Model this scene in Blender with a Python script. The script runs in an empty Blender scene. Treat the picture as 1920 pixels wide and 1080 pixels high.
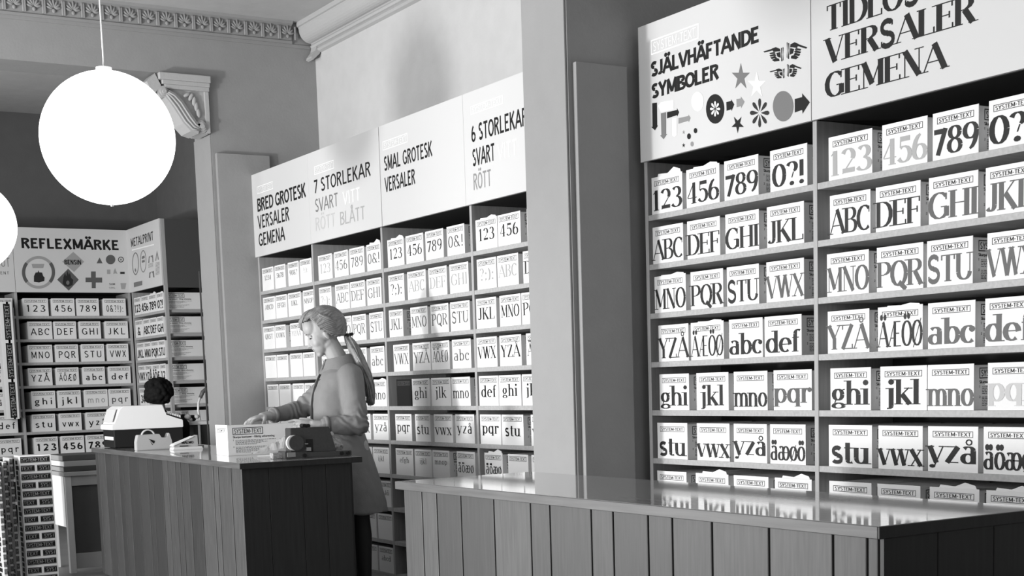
import bpy, bmesh, math, random
from mathutils import Vector, Matrix, noise
D = bpy.data
SC = bpy.context.scene
COL = SC.collection
PI = math.pi
# ------------------------------------------------------------------ camera
FPX, PX, PY = 2646.3, 951.0, 1014.7
YAW, PITCH, ROLL = 0.547734, -0.111855, 0.031574
CAM = Vector((0, 0, 1.26))
def _axes():
    ca, sa, cb, sb, cc, sc = math.cos(YAW), math.sin(YAW), math.cos(PITCH), math.sin(PITCH), math.cos(ROLL), math.sin(ROLL)
    f = Vector((sa*cb, ca*cb, sb)); r = Vector((ca, -sa, 0)); d = f.cross(r)
    return cc*r+sc*d, -sc*r+cc*d, f
CR, CD, CF = _axes()
cam = D.objects.new('camera', D.cameras.new('camera')); COL.objects.link(cam)
m = Matrix((CR, -CD, -CF)).transposed().to_4x4(); m.translation = CAM
cam.matrix_world = m
cam.data.sensor_width = 36; cam.data.lens = FPX/1920*36
cam.data.shift_x = (960-PX)/1920; cam.data.shift_y = (PY-540)/1920
cam.data.clip_start = .05; cam.data.clip_end = 60
SC.camera = cam
def ON(x, y, ax, val):
    """world point where the sight line of photo pixel (x, y) meets the plane axis ax = val"""
    d = CR*((x-PX)/FPX)+CD*((y-PY)/FPX)+CF
    return CAM+d*((val-CAM[ax])/d[ax])
# ------------------------------------------------------------------ view, world, lights
SC.view_settings.view_transform = 'Standard'; SC.view_settings.look = 'None'
SC.view_settings.gamma = 1; SC.view_settings.use_curve_mapping = False
SC.view_settings.exposure = EXPO = 0.0
W = D.worlds.new('world'); SC.world = W; W.use_nodes = True
W.node_tree.nodes['Background'].inputs[0].default_value = (.75, .75, .75, 1)
W.node_tree.nodes['Background'].inputs[1].default_value = .6
def area(name, loc, target, sx, sy, power, spread=180):
    l = D.lights.new(name, 'AREA'); l.shape = 'RECTANGLE'; l.size = sx; l.size_y = sy; l.energy = power
    l.spread = math.radians(spread)
    o = D.objects.new(name, l); COL.objects.link(o); o.location = loc
    o.rotation_euler = (Vector(target)-Vector(loc)).to_track_quat('-Z', 'Y').to_euler()
    return o
# flood lamp on the left of the shop (it throws the soft shadow of a globe on the wall)
fl = D.lights.new('flood_lamp_light', 'SPOT'); fl.energy = 1120; fl.shadow_soft_size = .24; fl.spot_size = math.radians(110); fl.spot_blend = .6
flo = D.objects.new('flood_lamp_light', fl); COL.objects.link(flo); flo.location = (-2.6, 7.40, .75)
flo.rotation_euler = (Vector((4.7, 7.4, 2.0))-flo.location).to_track_quat('-Z', 'Y').to_euler()
# added fill lamps, one before each assumed window of the left wall
for yy, pw in ((1.0, 50), (4.6, 200), (8.2, 225)):
    area('window_fill', (-3.36, yy, 1.75), (4, yy+.3, 1.6), 2.2, 2.3, pw)
area('back_room_area_light', (1.0, 12.6, 2.4), (4.2, 13.2, 1.2), 1.2, 1.6, 30)  # area lamp set inside the back room, with no window behind it
# ------------------------------------------------------------------ materials (all neutral: the photograph is black and white)
MATS = {}
def mat(name, g, rough=.6, spec=.5, emit=0, coat=0, bump=0, bscale=40, var=0, vscale=8, metal=0):
    if name in MATS: return MATS[name]
    m = D.materials.new(name); m.use_nodes = True; nt = m.node_tree; b = nt.nodes['Principled BSDF']
    b.inputs['Base Color'].default_value = (g, g, g, 1); b.inputs['Roughness'].default_value = rough
    b.inputs['Specular IOR Level'].default_value = spec; b.inputs['Metallic'].default_value = metal
    if coat: b.inputs['Coat Weight'].default_value = coat; b.inputs['Coat Roughness'].default_value = .06
    if emit:
        b.inputs['Emission Color'].default_value = (1, 1, 1, 1); b.inputs['Emission Strength'].default_value = emit
    tc = nt.nodes.new('ShaderNodeTexCoord')
    if var:
        n = nt.nodes.new('ShaderNodeTexNoise'); n.inputs['Scale'].default_value = vscale; n.inputs['Detail'].default_value = 6
        r = nt.nodes.new('ShaderNodeMapRange'); r.inputs['To Min'].default_value = g*(1-var); r.inputs['To Max'].default_value = g*(1+var)
        r.inputs['From Min'].default_value = .3; r.inputs['From Max'].default_value = .7
        nt.links.new(tc.outputs['Object'], n.inputs['Vector']); nt.links.new(n.outputs['Fac'], r.inputs['Value'])
        nt.links.new(r.outputs['Result'], b.inputs['Base Color'])
    if bump:
        n = nt.nodes.new('ShaderNodeTexNoise'); n.inputs['Scale'].default_value = bscale; n.inputs['Detail'].default_value = 5
        bp = nt.nodes.new('ShaderNodeBump'); bp.inputs['Strength'].default_value = bump; bp.inputs['Distance'].default_value = .01
        nt.links.new(tc.outputs['Object'], n.inputs['Vector']); nt.links.new(n.outputs['Fac'], bp.inputs['Height'])
        nt.links.new(bp.outputs['Normal'], b.inputs['Normal'])
    MATS[name] = m; return m
def wood(name, g, axis, rough=.5, coat=0, con=.35, obj_random=0, scale=14):
    """grain stretched along the axis"""
    if name in MATS: return MATS[name]
    m = mat(name, g, rough, coat=coat); nt = m.node_tree; b = nt.nodes['Principled BSDF']
    tc = nt.nodes.new('ShaderNodeTexCoord'); mp = nt.nodes.new('ShaderNodeMapping')
    s = [scale*1.6, scale*1.6, scale*1.6]; s[axis] = scale*.09
    mp.inputs['Scale'].default_value = s
    n = nt.nodes.new('ShaderNodeTexNoise'); n.inputs['Scale'].default_value = 3; n.inputs['Detail'].default_value = 8; n.inputs['Distortion'].default_value = .4
    r = nt.nodes.new('ShaderNodeMapRange'); r.inputs['From Min'].default_value = .3; r.inputs['From Max'].default_value = .7
    r.inputs['To Min'].default_value = g*(1-con); r.inputs['To Max'].default_value = g*(1+con)
    nt.links.new(tc.outputs['Object'], mp.inputs['Vector']); nt.links.new(mp.outputs['Vector'], n.inputs['Vector'])
    nt.links.new(n.outputs['Fac'], r.inputs['Value'])
    out = r.outputs['Result']
    if obj_random:
        oi = nt.nodes.new('ShaderNodeObjectInfo'); r2 = nt.nodes.new('ShaderNodeMapRange')
        r2.inputs['To Min'].default_value = 1-obj_random; r2.inputs['To Max'].default_value = 1+obj_random
        mu = nt.nodes.new('ShaderNodeMath'); mu.operation = 'MULTIPLY'
        nt.links.new(oi.outputs['Random'], r2.inputs['Value']); nt.links.new(out, mu.inputs[0]); nt.links.new(r2.outputs['Result'], mu.inputs[1]); out = mu.outputs[0]
        ad = nt.nodes.new('ShaderNodeVectorMath'); ad.operation = 'ADD'
        nt.links.new(tc.outputs['Object'], ad.inputs[0]); nt.links.new(oi.outputs['Random'], ad.inputs[1]); nt.links.new(ad.outputs[0], mp.inputs['Vector'])
    nt.links.new(out, b.inputs['Base Color'])
    return m
M_WALL = mat('painted_plaster', .30, .85, .2, bump=.12, bscale=60, var=.03)
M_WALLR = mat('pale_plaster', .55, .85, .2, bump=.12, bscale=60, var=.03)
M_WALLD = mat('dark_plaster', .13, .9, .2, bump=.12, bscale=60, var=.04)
M_CEIL = mat('ceiling_plaster', .50, .9, .2, bump=.15, bscale=30, var=.04)
M_PIER = mat('pier_paint', .30, .8, .2, bump=.1, bscale=90, var=.02)
M_STUCCO = mat('stucco', .45, .8, .3, bump=.2, bscale=80)
M_FLOOR = mat('linoleum', .18, .45, .4, var=.15, vscale=3)
M_SHELF = wood('ash_shelf', .40, 1, .55, con=.12)
M_POST = wood('ash_post', .38, 2, .55, con=.12)
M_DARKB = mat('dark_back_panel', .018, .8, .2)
M_SIGN = mat('sign_board', .61, .5, .3)
M_CARD = mat('white_card', .80, .6, .3)
M_CARDSIDE = mat('box_side', .72, .6, .3)
M_INK = mat('black_ink', .010, .55, .25)
M_INK1 = mat('dark_grey_ink', .025, .55, .25)
M_INK2 = mat('grey_glare_ink', .10, .5, .3)  # plain grey print; on box letters it also paints in weak glare
M_INK3 = mat('glare_pale_ink', .38, .4, .5)  # pale tone stands in for glare washing over box letters
M_INKW = mat('white_ink', .95, .4, .5)
M_TOP = wood('varnished_top', .36, 1, .3, coat=1, con=.12); M_TOP.node_tree.nodes['Principled BSDF'].inputs['Coat IOR'].default_value = 1.75; M_TOP.node_tree.nodes['Principled BSDF'].inputs['Coat Roughness'].default_value = .045
M_PLANK = wood('counter_plank', .047, 2, .5, con=.26, obj_random=.40, scale=24)
M_EDGE = wood('counter_edge', .085, 1, .45, con=.25)
M_PLANKD = wood('counter_end', .014, 2, .5, con=.3)
M_GLOBE = mat('opal_globe', .9, .3, emit=3.0)
M_BLACK = mat('black_plastic', .010, .5, .3)
M_WHITEP = mat('white_plastic', .78, .4)
M_GREYP = mat('grey_plastic', .40, .5, var=.04, vscale=200)
M_STEEL = mat('steel', .5, .25, metal=1)
# ------------------------------------------------------------------ mesh helpers
def tag(o, label=None, cat=None, group=None, kind=None):
    if label: o['label'] = label
    if cat: o['category'] = cat
    if group: o['group'] = group
    if kind: o['kind'] = kind
    return o
def link(name, me, parent=None, mt=None):
    o = D.objects.new(name, me); COL.objects.link(o)
    if mt is not None and me is not None and len(me.materials) == 0: me.materials.append(mt)
    if parent: o.parent = parent
    return o
def empty(name, loc=(0, 0, 0), rz=0):
    o = link(name, None); o.location = loc; o.rotation_euler = (0, 0, rz); o.empty_display_size = .1
    return o
def finish(bm, name, mt, parent=None, smooth=False, loc=None):
    me = D.meshes.new(name); bmesh.ops.recalc_face_normals(bm, faces=bm.faces[:]); bm.to_mesh(me); bm.free()
    if smooth: me.polygons.foreach_set('use_smooth', [True]*len(me.polygons))
    o = link(name, me, parent, mt)
    if loc: o.location = loc
    return o
def add_box(bm, x0, x1, y0, y1, z0, z1, bev=0):
    r = bmesh.ops.create_cube(bm, size=1)
    for v in r['verts']:
        v.co = Vector((x0+(v.co.x+.5)*(x1-x0), y0+(v.co.y+.5)*(y1-y0), z0+(v.co.z+.5)*(z1-z0)))
    if bev:
        es = list({e for v in r['verts'] for e in v.link_edges})
        bmesh.ops.bevel(bm, geom=es, offset=bev, segments=2, affect='EDGES', profile=.5)
def box(name, mt, x0, x1, y0, y1, z0, z1, parent=None, bev=0):
    bm = bmesh.new(); add_box(bm, x0, x1, y0, y1, z0, z1, bev)
    return finish(bm, name, mt, parent)
def add_prism(bm, pts, axis, a, b):
    """closed outline pts (2-D) extruded along axis from a to b; the outline fills the other two axes in order"""
    def P(p, t):
        c = [0, 0, 0]; o = [i for i in (0, 1, 2) if i != axis]; c[o[0]], c[o[1]] = p; c[axis] = t; return c
    va = [bm.verts.new(P(p, a)) for p in pts]; vb = [bm.verts.new(P(p, b)) for p in pts]
    bm.faces.new(va); bm.faces.new(vb[::-1])
    for i in range(len(pts)):
        j = (i+1) % len(pts); bm.faces.new((va[i], vb[i], vb[j], va[j]))
def prism(name, mt, pts, axis, a, b, parent=None, bev=0):
    bm = bmesh.new(); add_prism(bm, pts, axis, a, b)
    if bev: bmesh.ops.bevel(bm, geom=bm.edges[:], offset=bev, segments=2, affect='EDGES')
    return finish(bm, name, mt, parent)
def add_tube(bm, pts, rad, seg=10, cap=True):
    """tube along a polyline; rad a number, or one per point, or (rx, ry) pairs"""
    pts = [Vector(p) for p in pts]; n = len(pts)
    if not hasattr(rad, '__len__'): rad = [rad]*n
    rings = []; up = Vector((0, 0, 1))
    t0 = (pts[1]-pts[0]).normalized()
    s = t0.cross(up)
    if s.length < .05: s = t0.cross(Vector((1, 0, 0)))
    s.normalize()
    for i, p in enumerate(pts):
        t = (pts[min(i+1, n-1)]-pts[max(i-1, 0)]).normalized()
        s = (s-t*s.dot(t)).normalized(); u = s.cross(t)
        r = rad[i]; rx, ry = r if hasattr(r, '__len__') else (r, r)
        rings.append([bm.verts.new(p+s*rx*math.cos(2*PI*k/seg)+u*ry*math.sin(2*PI*k/seg)) for k in range(seg)])
    for a, b in zip(rings, rings[1:]):
        for k in range(seg):
            bm.faces.new((a[k], a[(k+1) % seg], b[(k+1) % seg], b[k]))
    if cap: bm.faces.new(rings[0][::-1]); bm.faces.new(rings[-1])
def tube(name, mt, pts, rad, parent=None, seg=10, smooth=True):
    bm = bmesh.new(); add_tube(bm, pts, rad, seg)
    return finish(bm, name, mt, parent, smooth)
def add_ball(bm, c, r, rot=None, seg=20, rings=12):
    rr = r if hasattr(r, '__len__') else (r, r, r); c = Vector(c)
    def V(x, y, z):
        p = Vector((x*rr[0], y*rr[1], z*rr[2])); return bm.verts.new(c+(rot @ p if rot is not None else p))
    top, bot = V(0, 0, 1), V(0, 0, -1)
    G_ = [[V(math.sin(PI*i/rings)*math.cos(2*PI*k/seg), math.sin(PI*i/rings)*math.sin(2*PI*k/seg), math.cos(PI*i/rings)) for k in range(seg)] for i in range(1, rings)]
    for k in range(seg):
        l = (k+1) % seg; bm.faces.new((top, G_[0][k], G_[0][l])); bm.faces.new((bot, G_[-1][l], G_[-1][k]))
        for a, b in zip(G_, G_[1:]): bm.faces.new((a[k], b[k], b[l], a[l]))
def add_disc(bm, c, axis, r, t, seg=24):
    """a short cylinder centred on c, of thickness t along axis"""
    q = bmesh.ops.create_cone(bm, segments=seg, cap_ends=True, radius1=r, radius2=r, depth=t)
    rot = Vector((0, 0, 1)).rotation_difference(Vector(axis)).to_matrix()
    for v in q['verts']: v.co = Vector(c)+rot @ v.co
def add_limb(bm, p0, p1, r0, r1, seg=16):
    p0, p1 = Vector(p0), Vector(p1)
    add_ball(bm, p0, r0, seg=seg, rings=10); add_ball(bm, p1, r1, seg=seg, rings=10)
    if (p1-p0).length > 1e-4: add_tube(bm, [p0, p1], [r0, r1], seg)
def fuse(bm, name, mt, parent, voxel, smooth=3, disp=None):
    """joins overlapping solids into one continuous skin"""
    me = D.meshes.new('tmp'); bmesh.ops.recalc_face_normals(bm, faces=bm.faces[:]); bm.to_mesh(me); bm.free()
    o = link('tmp', me)
    r = o.modifiers.new('r', 'REMESH'); r.mode = 'VOXEL'; r.voxel_size = voxel
    s = o.modifiers.new('s', 'SMOOTH'); s.factor = .5; s.iterations = smooth
    dg = bpy.context.evaluated_depsgraph_get(); dg.update()
    me2 = D.meshes.new_from_object(o.evaluated_get(dg)); me2.name = name
    D.objects.remove(o)
    if disp:
        ps = [v.co.copy() for v in me2.vertices]; ns = [v.vector.copy() for v in me2.vertex_normals]
        co = []
        for p, n in zip(ps, ns): co.extend(p+disp(p, n))
        me2.vertices.foreach_set('co', co); me2.update()
    me2.polygons.foreach_set('use_smooth', [True]*len(me2.polygons))
    me2.materials.clear(); me2.materials.append(mt)
    return link(name, me2, parent)
# ------------------------------------------------------------------ lettering: every glyph is a few pen strokes
# l = line through points, a = arc (cx, cy, rx, ry, from, to); a trailing 'k' forces a thick stroke, 'n' a thin one; last list: serif feet
G = {
'A': (.8, ['l 0,0 .4,1', 'l .4,1 .8,0 k', 'l .15,.34 .65,.34'], '0,0 .8,0'),
'B': (.68, ['l .1,0 .1,1', 'l .1,1 .36,1', 'a .36,.765 .22,.235 90 -90', 'l .1,.53 .4,.53', 'a .38,.265 .26,.265 90 -90', 'l .1,0 .38,0'], '0,0 0,1'),
'C': (.7, ['a .4,.5 .36,.5 48 312', 'l .66,.7 .66,.95 n'], ''),
'D': (.74, ['l .1,0 .1,1', 'l .1,1 .32,1', 'a .32,.5 .38,.5 90 -90', 'l .1,0 .32,0'], '0,0 0,1'),
'E': (.62, ['l .1,0 .1,1', 'l .1,1 .58,1', 'l .1,.52 .48,.52', 'l .1,0 .6,0', 'S .58,1 .58,.8', 'S .6,0 .6,.2', 'S .48,.4 .48,.64'], '0,0 0,1'),
'F': (.58, ['l .1,0 .1,1', 'l .1,1 .56,1', 'l .1,.52 .46,.52', 'S .56,1 .56,.8', 'S .46,.4 .46,.64'], '.1,0 0,1'),
'G': (.76, ['a .4,.5 .36,.5 45 320', 'l .68,.08 .68,.45 k', 'l .46,.45 .7,.45', 'S .66,.7 .66,.95'], ''),
'H': (.74, ['l .1,0 .1,1', 'l .64,0 .64,1', 'l .1,.52 .64,.52'], '.1,0 .1,1 .64,0 .64,1'),
'I': (.24, ['l .12,0 .12,1'], '.12,0 .12,1'),
'J': (.46, ['l .34,.22 .34,1', 'a .19,.22 .15,.22 0 -150'], '.34,1'),
'K': (.72, ['l .1,0 .1,1', 'l .1,.38 .62,1', 'l .26,.58 .66,0 k'], '.1,0 .1,1 .66,0 .6,1'),
'L': (.6, ['l .1,0 .1,1', 'l .1,0 .58,0', 'S .58,0 .58,.24'], '.1,0 .1,1'),
'M': (.9, ['l .1,0 .1,1 n', 'l .1,1 .45,.12 k', 'l .45,.12 .8,1', 'l .8,0 .8,1'], '.1,0 .04,1 .8,0 .86,1'),
'N': (.76, ['l .1,0 .1,1 n', 'l .1,1 .66,0 k', 'l .66,0 .66,1 n'], '.1,0 .04,1 .66,1'),
'O': (.76, ['a .38,.5 .34,.5 0 360'], ''),
'P': (.64, ['l .1,0 .1,1', 'l .1,1 .34,1', 'a .34,.74 .26,.26 90 -90', 'l .1,.48 .34,.48'], '.1,0 0,1'),
'Q': (.76, ['a .38,.5 .34,.5 0 360', 'l .38,.16 .72,-.14 k'], ''),
'R': (.7, ['l .1,0 .1,1', 'l .1,1 .34,1', 'a .34,.76 .24,.24 90 -90', 'l .1,.52 .34,.52', 'l .34,.52 .64,0 k'], '.1,0 0,1 .66,0'),
'S': (.6, ['a .3,.75 .22,.25 35 270 s', 'a .3,.26 .24,.26 90 -150 s', 'S .5,.78 .5,.95', 'S .07,.06 .07,.24'], ''),
'T': (.66, ['l .33,0 .33,1', 'l .03,1 .63,1', 'S .03,1 .03,.8', 'S .63,1 .63,.8'], '.33,0'),
'U': (.74, ['l .1,.3 .1,1', 'a .37,.3 .27,.3 180 360', 'l .64,.3 .64,1 n'], '.1,1 .64,1'),
'V': (.74, ['l .02,1 .37,0 k', 'l .37,0 .72,1'], '.02,1 .72,1'),
'W': (1.08, ['l .02,1 .3,0 k', 'l .3,0 .54,1', 'l .54,1 .8,0 k', 'l .8,0 1.06,1'], '.02,1 .54,1 1.06,1'),
'X': (.72, ['l .06,1 .66,0 k', 'l .66,1 .06,0'], '.06,0 .66,0 .06,1 .66,1'),
'Y': (.7, ['l .04,1 .35,.45 k', 'l .66,1 .35,.45', 'l .35,0 .35,.48'], '.04,1 .66,1 .35,0'),
'Z': (.64, ['l .06,1 .58,1', 'l .58,1 .06,0 k', 'l .06,0 .6,0', 'S .06,1 .06,.8', 'S .6,0 .6,.2'], ''),
'Æ': (1.04, ['l 0,0 .48,1', 'l .5,0 .5,1', 'l .18,.34 .5,.34', 'l .46,1 .96,1', 'l .5,.52 .86,.52', 'l .5,0 1,0'], '0,0'),
'Ø': (.76, ['a .38,.5 .34,.5 0 360', 'l .08,-.06 .68,1.06 n'], ''),
'0': (.6, ['a .3,.5 .25,.5 0 360'], ''),
'1': (.44, ['l .24,0 .24,1', 'l .08,.82 .24,1 n'], '.24,0'),
'2': (.6, ['a .29,.72 .22,.28 160 -35', 'l .47,.56 .06,.02', 'l .06,.03 .56,.03 k'], ''),
'3': (.58, ['a .27,.76 .2,.24 150 -90', 'a .26,.27 .26,.27 90 -155'], ''),
'4': (.62, ['l .42,0 .42,1 k', 'l .42,1 .04,.3', 'l .04,.28 .6,.28'], '.42,0'),
'5': (.58, ['l .12,1 .52,1 k', 'l .12,1 .1,.58 n', 'a .26,.32 .26,.32 125 -150'], ''),
'6': (.6, ['a .3,.3 .24,.3 0 360', 'a .42,.36 .36,.64 105 185'], ''),
'7': (.56, ['l .04,.97 .54,.97 k', 'l .53,.97 .2,0 k'], ''),
'8': (.6, ['a .3,.76 .2,.24 0 360', 'a .3,.27 .24,.27 0 360'], ''),
'9': (.6, ['a .3,.7 .24,.3 0 360', 'a .18,.64 .36,.64 -75 5'], ''),
'?': (.5, ['a .24,.76 .2,.24 160 -60', 'l .32,.55 .24,.3 n', 'd .24,.05'], ''),
'!': (.26, ['l .13,.3 .13,1 k', 'd .13,.05'], ''),
'&': (.8, ['a .34,.78 .17,.22 -20 230', 'l .22,.64 .74,0 k', 'a .3,.26 .26,.26 80 330', 'l .5,.12 .7,.46 n'], ''),
')': (.3, ['a -.1,.42 .34,.62 62 -62'], ''), '(': (.3, ['a .4,.42 .34,.62 118 242'], ''),
':': (.24, ['d .12,.06', 'd .12,.55'], ''), ';': (.24, ['d .12,.06', 'd .12,.55', 'l .14,.05 .06,-.14 n'], ''),
'-': (.36, ['l .03,.42 .33,.42 k'], ''), '.': (.2, ['d .1,.05'], ''), '%': (.8, ['a .2,.75 .13,.2 0 360', 'a .6,.25 .13,.2 0 360', 'l .15,0 .65,1 n'], ''),
'a': (.56, ['a .26,.5 .17,.17 150 0', 'l .43,.0 .43,.5', 'a .25,.2 .19,.2 0 360'], ''),
'b': (.58, ['l .1,0 .1,1', 'a .31,.33 .22,.33 0 360'], '.04,1'),
'c': (.52, ['a .29,.33 .23,.33 45 315', 'd .43,.52'], ''),
'd': (.6, ['l .48,0 .48,1', 'a .27,.33 .22,.33 0 360'], '.42,1 .52,0'),
'e': (.54, ['a .28,.33 .23,.33 0 310', 'l .05,.36 .51,.36 n'], ''),
'f': (.38, ['l .16,0 .16,.8', 'a .3,.8 .14,.2 180 50', 'l .02,.64 .34,.64 n'], '.16,0'),
'g': (.56, ['a .25,.42 .18,.24 0 360', 'a .27,-.08 .22,.17 0 360', 'l .16,.2 .1,.08 n', 'l .4,.6 .54,.64 n'], ''),
'h': (.62, ['l .1,0 .1,1', 'a .3,.42 .2,.24 180 0', 'l .5,0 .5,.42'], '.1,0 .04,1 .5,0'),
'i': (.26, ['l .13,0 .13,.66', 'd .13,.9'], '.13,0 .07,.66'),
'j': (.28, ['l .15,-.1 .15,.66', 'a .03,-.1 .12,.18 0 -110', 'd .15,.9'], '.09,.66'),
'k': (.6, ['l .1,0 .1,1', 'l .1,.26 .5,.66', 'l .24,.4 .54,0 k'], '.1,0 .04,1 .54,0 .48,.66'),
'l': (.24, ['l .12,0 .12,1'], '.12,0 .06,1'),
'm': (.94, ['l .1,0 .1,.66', 'a .29,.42 .19,.24 180 0', 'l .48,0 .48,.42', 'a .66,.42 .18,.24 180 0', 'l .84,0 .84,.42'], '.1,0 .48,0 .84,0 .04,.66'),
'n': (.62, ['l .1,0 .1,.66', 'a .3,.42 .2,.24 180 0', 'l .5,0 .5,.42'], '.1,0 .5,0 .04,.66'),
'o': (.56, ['a .28,.33 .23,.33 0 360'], ''),
'p': (.6, ['l .1,-.28 .1,.66', 'a .31,.33 .22,.33 0 360'], '.1,-.28 .04,.66'),
'q': (.6, ['l .48,-.28 .48,.66', 'a .27,.33 .22,.33 0 360'], '.48,-.28'),
'r': (.44, ['l .1,0 .1,.66', 'a .3,.42 .2,.24 180 60', 'd .38,.58'], '.1,0 .04,.66'),
's': (.46, ['a .23,.5 .16,.16 35 270 s', 'a .23,.17 .18,.17 90 -150 s'], ''),
't': (.36, ['l .16,.14 .16,.86', 'a .28,.14 .12,.14 180 310', 'l .02,.64 .32,.64 n'], ''),
'u': (.62, ['l .1,.24 .1,.66', 'a .3,.24 .2,.24 180 360', 'l .5,0 .5,.66'], '.04,.66 .44,.66 .56,0'),
'v': (.56, ['l .03,.66 .28,0 k', 'l .28,0 .53,.66'], '.03,.66 .53,.66'),
'w': (.84, ['l .03,.66 .24,0 k', 'l .24,0 .42,.66', 'l .42,.66 .62,0 k', 'l .62,0 .81,.66'], '.03,.66 .42,.66 .81,.66'),
'x': (.56, ['l .05,.66 .51,0 k', 'l .51,.66 .05,0'], '.05,0 .51,0 .05,.66 .51,.66'),
'y': (.56, ['l .03,.66 .28,0 k', 'l .53,.66 .2,-.22', 'd .13,-.2'], '.03,.66 .53,.66'),
'z': (.5, ['l .05,.64 .45,.64', 'l .45,.64 .05,.02 k', 'l .05,.02 .46,.02'], ''),
'æ': (.86, ['a .24,.5 .15,.16 150 0', 'l .4,.15 .4,.5', 'a .22,.2 .18,.2 0 360', 'a .6,.33 .22,.33 150 -50', 'a .6,.33 .22,.33 150 310', 'l .4,.36 .82,.36 n'], ''),
'ø': (.56, ['a .28,.33 .23,.33 0 360', 'l .08,-.06 .48,.72 n'], ''),
' ': (.3, [], ''),
}
BASE = {'Å': ('A', 'r', 1.0), 'Ä': ('A', 'u', 1.0), 'Ö': ('O', 'u', 1.0), 'å': ('a', 'r', .66), 'ä': ('a', 'u', .66), 'ö': ('o', 'u', .66)}
def glyph_quads(ch, thick, thin, serif):
    """quads of one glyph in cap-height units"""
    acc = None
    if ch in BASE: ch, acc, top = BASE[ch]
    w, strokes, feet = G.get(ch, G['-'])
    out = []
    def seg_w(dx, dy, mode):
        l = math.hypot(dx, dy) or 1; dx, dy = dx/l, dy/l
        if mode == 'k': return thick
        if mode == 'n': return thin
        if mode == 'arc': return thin+(thick-thin)*abs(dy)**1.3
        if mode == 's': return thin+(thick-thin)*max(0, abs(dx)*.9)**1.3 if False else thin+(thick-thin)*min(1, .45+.55*abs(dx))
        if abs(dy) > .97: return thick
        if abs(dx) > .9: return thin
        return thick if dx*dy < 0 else thin*1.1
    def ribbon(pts, ws):
        n = len(pts); L = []
        for i in range(n):
            a, b = pts[max(i-1, 0)], pts[min(i+1, n-1)]
            dx, dy = b[0]-a[0], b[1]-a[1]; l = math.hypot(dx, dy) or 1
            nx, ny = -dy/l*ws[i]/2, dx/l*ws[i]/2
            L.append(((pts[i][0]+nx, pts[i][1]+ny), (pts[i][0]-nx, pts[i][1]-ny)))
        for a, b in zip(L, L[1:]): out.append((a[0], a[1], b[1], b[0]))
    def dot(x, y, r):
        k = 8; c = [(x+r*math.cos(2*PI*i/k), y+r*math.sin(2*PI*i/k)) for i in range(k)]; out.append(tuple(c))
    for s in strokes:
        f = s.split(); k = f[0]
        if k == 'S':
            if not serif: continue
            a = [tuple(map(float, t.split(','))) for t in f[1:3]]; ribbon(a, [thin*1.3]*2); continue
        if k == 'l':
            mode = f[-1] if f[-1] in 'kn' else ''
            a = [tuple(map(float, t.split(','))) for t in f[1:] if ',' in t]
            for p, q in zip(a, a[1:]):
                wd = seg_w(q[0]-p[0], q[1]-p[1], mode)
                # keep the stroke ends inside the cap height
                e = thin/2; pp, qq = list(p), list(q)
                if abs(q[1]-p[1]) < 1e-6:
                    if p[1] > .9: pp[1] -= wd/2; qq[1] -= wd/2
                    elif abs(p[1]) < .05: pp[1] += wd/2; qq[1] += wd/2
                ribbon([pp, qq], [wd, wd])
        elif k == 'a':
            c = tuple(map(float, f[1].split(','))); r = tuple(map(float, f[2].split(','))); a0, a1 = float(f[3]), float(f[4])
            n = max(4, int(abs(a1-a0)/24)); pts = []; ws = []
            sm = len(f) > 5
            ry = max(.03, r[1]-thin/2); rx = r[0]
            for i in range(n+1):
                t = math.radians(a0+(a1-a0)*i/n); pts.append((c[0]+rx*math.cos(t), c[1]+ry*math.sin(t)))
                ws.append(seg_w(-rx*math.sin(t), ry*math.cos(t), 's' if sm else 'arc'))
            ribbon(pts, ws)
        elif k == 'd':
            c = tuple(map(float, f[1].split(','))); dot(c[0], c[1], max(thick*.62, .05))
    if serif:
        for t in feet.split():
            x, y = map(float, t.split(',')); h = thin*.9; e = thick*.5+.07
            yy = y-h/2 if y > .3 else y+h/2
            ribbon([(x-e, yy), (x+e, yy)], [h, h])
    if acc == 'u':
        dot(w*.32, top+.17, thick*.55+.02); dot(w*.68, top+.17, thick*.55+.02)
    if acc == 'r':
        k = 10; r = .1
        ribbon([(w/2+r*math.cos(2*PI*i/k), top+.16+r*math.sin(2*PI*i/k)) for i in range(k+1)], [thin*1.2]*(k+1))
    return w, out
def text_geo(s, h, w=None, style='sans', weight=.15, gap=.12):
    """faces of a line of text: cap height h, total width w (squeezed or stretched to fit)"""
    serif = style == 'serif'; thin = .042 if serif else weight*.86
    x = 0; polys = []
    for ch in s:
        gw, q = glyph_quads(ch, weight, thin, serif)
        polys += [[(px+x, py) for px, py in f] for f in q]; x += gw+gap
    x -= gap
    sx = h if w is None else w/x
    dz = .62 if serif and not any(c.isupper() for c in s) else 1     # short descenders on the letter sheets
    return [[(px*sx, py*h*(dz if py < 0 else 1)) for px, py in f] for f in polys]
def flat_mesh(name, polys, mt, z=0.0):
    """polys in (u, v) -> mesh in the local x/z plane at y = z, facing -y"""
    vs, fs = [], []
    for f in polys:
        b = len(vs); zz = z-1.2e-5*(len(fs) % 30); vs += [(p[0], zz, p[1]) for p in f]; fs.append(list(range(b, b+len(f))))
    me = D.meshes.new(name); me.from_pydata(vs, [], fs); me.materials.append(mt)
    return me
def shift(polys, du, dv): return [[(p[0]+du, p[1]+dv) for p in f] for f in polys]
def rect(u0, u1, v0, v1): return [(u0, v0), (u1, v0), (u1, v1), (u0, v1)]
def frame(u0, u1, v0, v1, t): return [rect(u0, u1, v0, v0+t), rect(u0, u1, v1-t, v1), rect(u0, u0+t, v0, v1), rect(u1-t, u1, v0, v1)]
def circle(cx, cy, rx, ry=None, k=28): return [(cx+rx*math.cos(2*PI*i/k), cy+(ry or rx)*math.sin(2*PI*i/k)) for i in range(k)]
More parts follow.
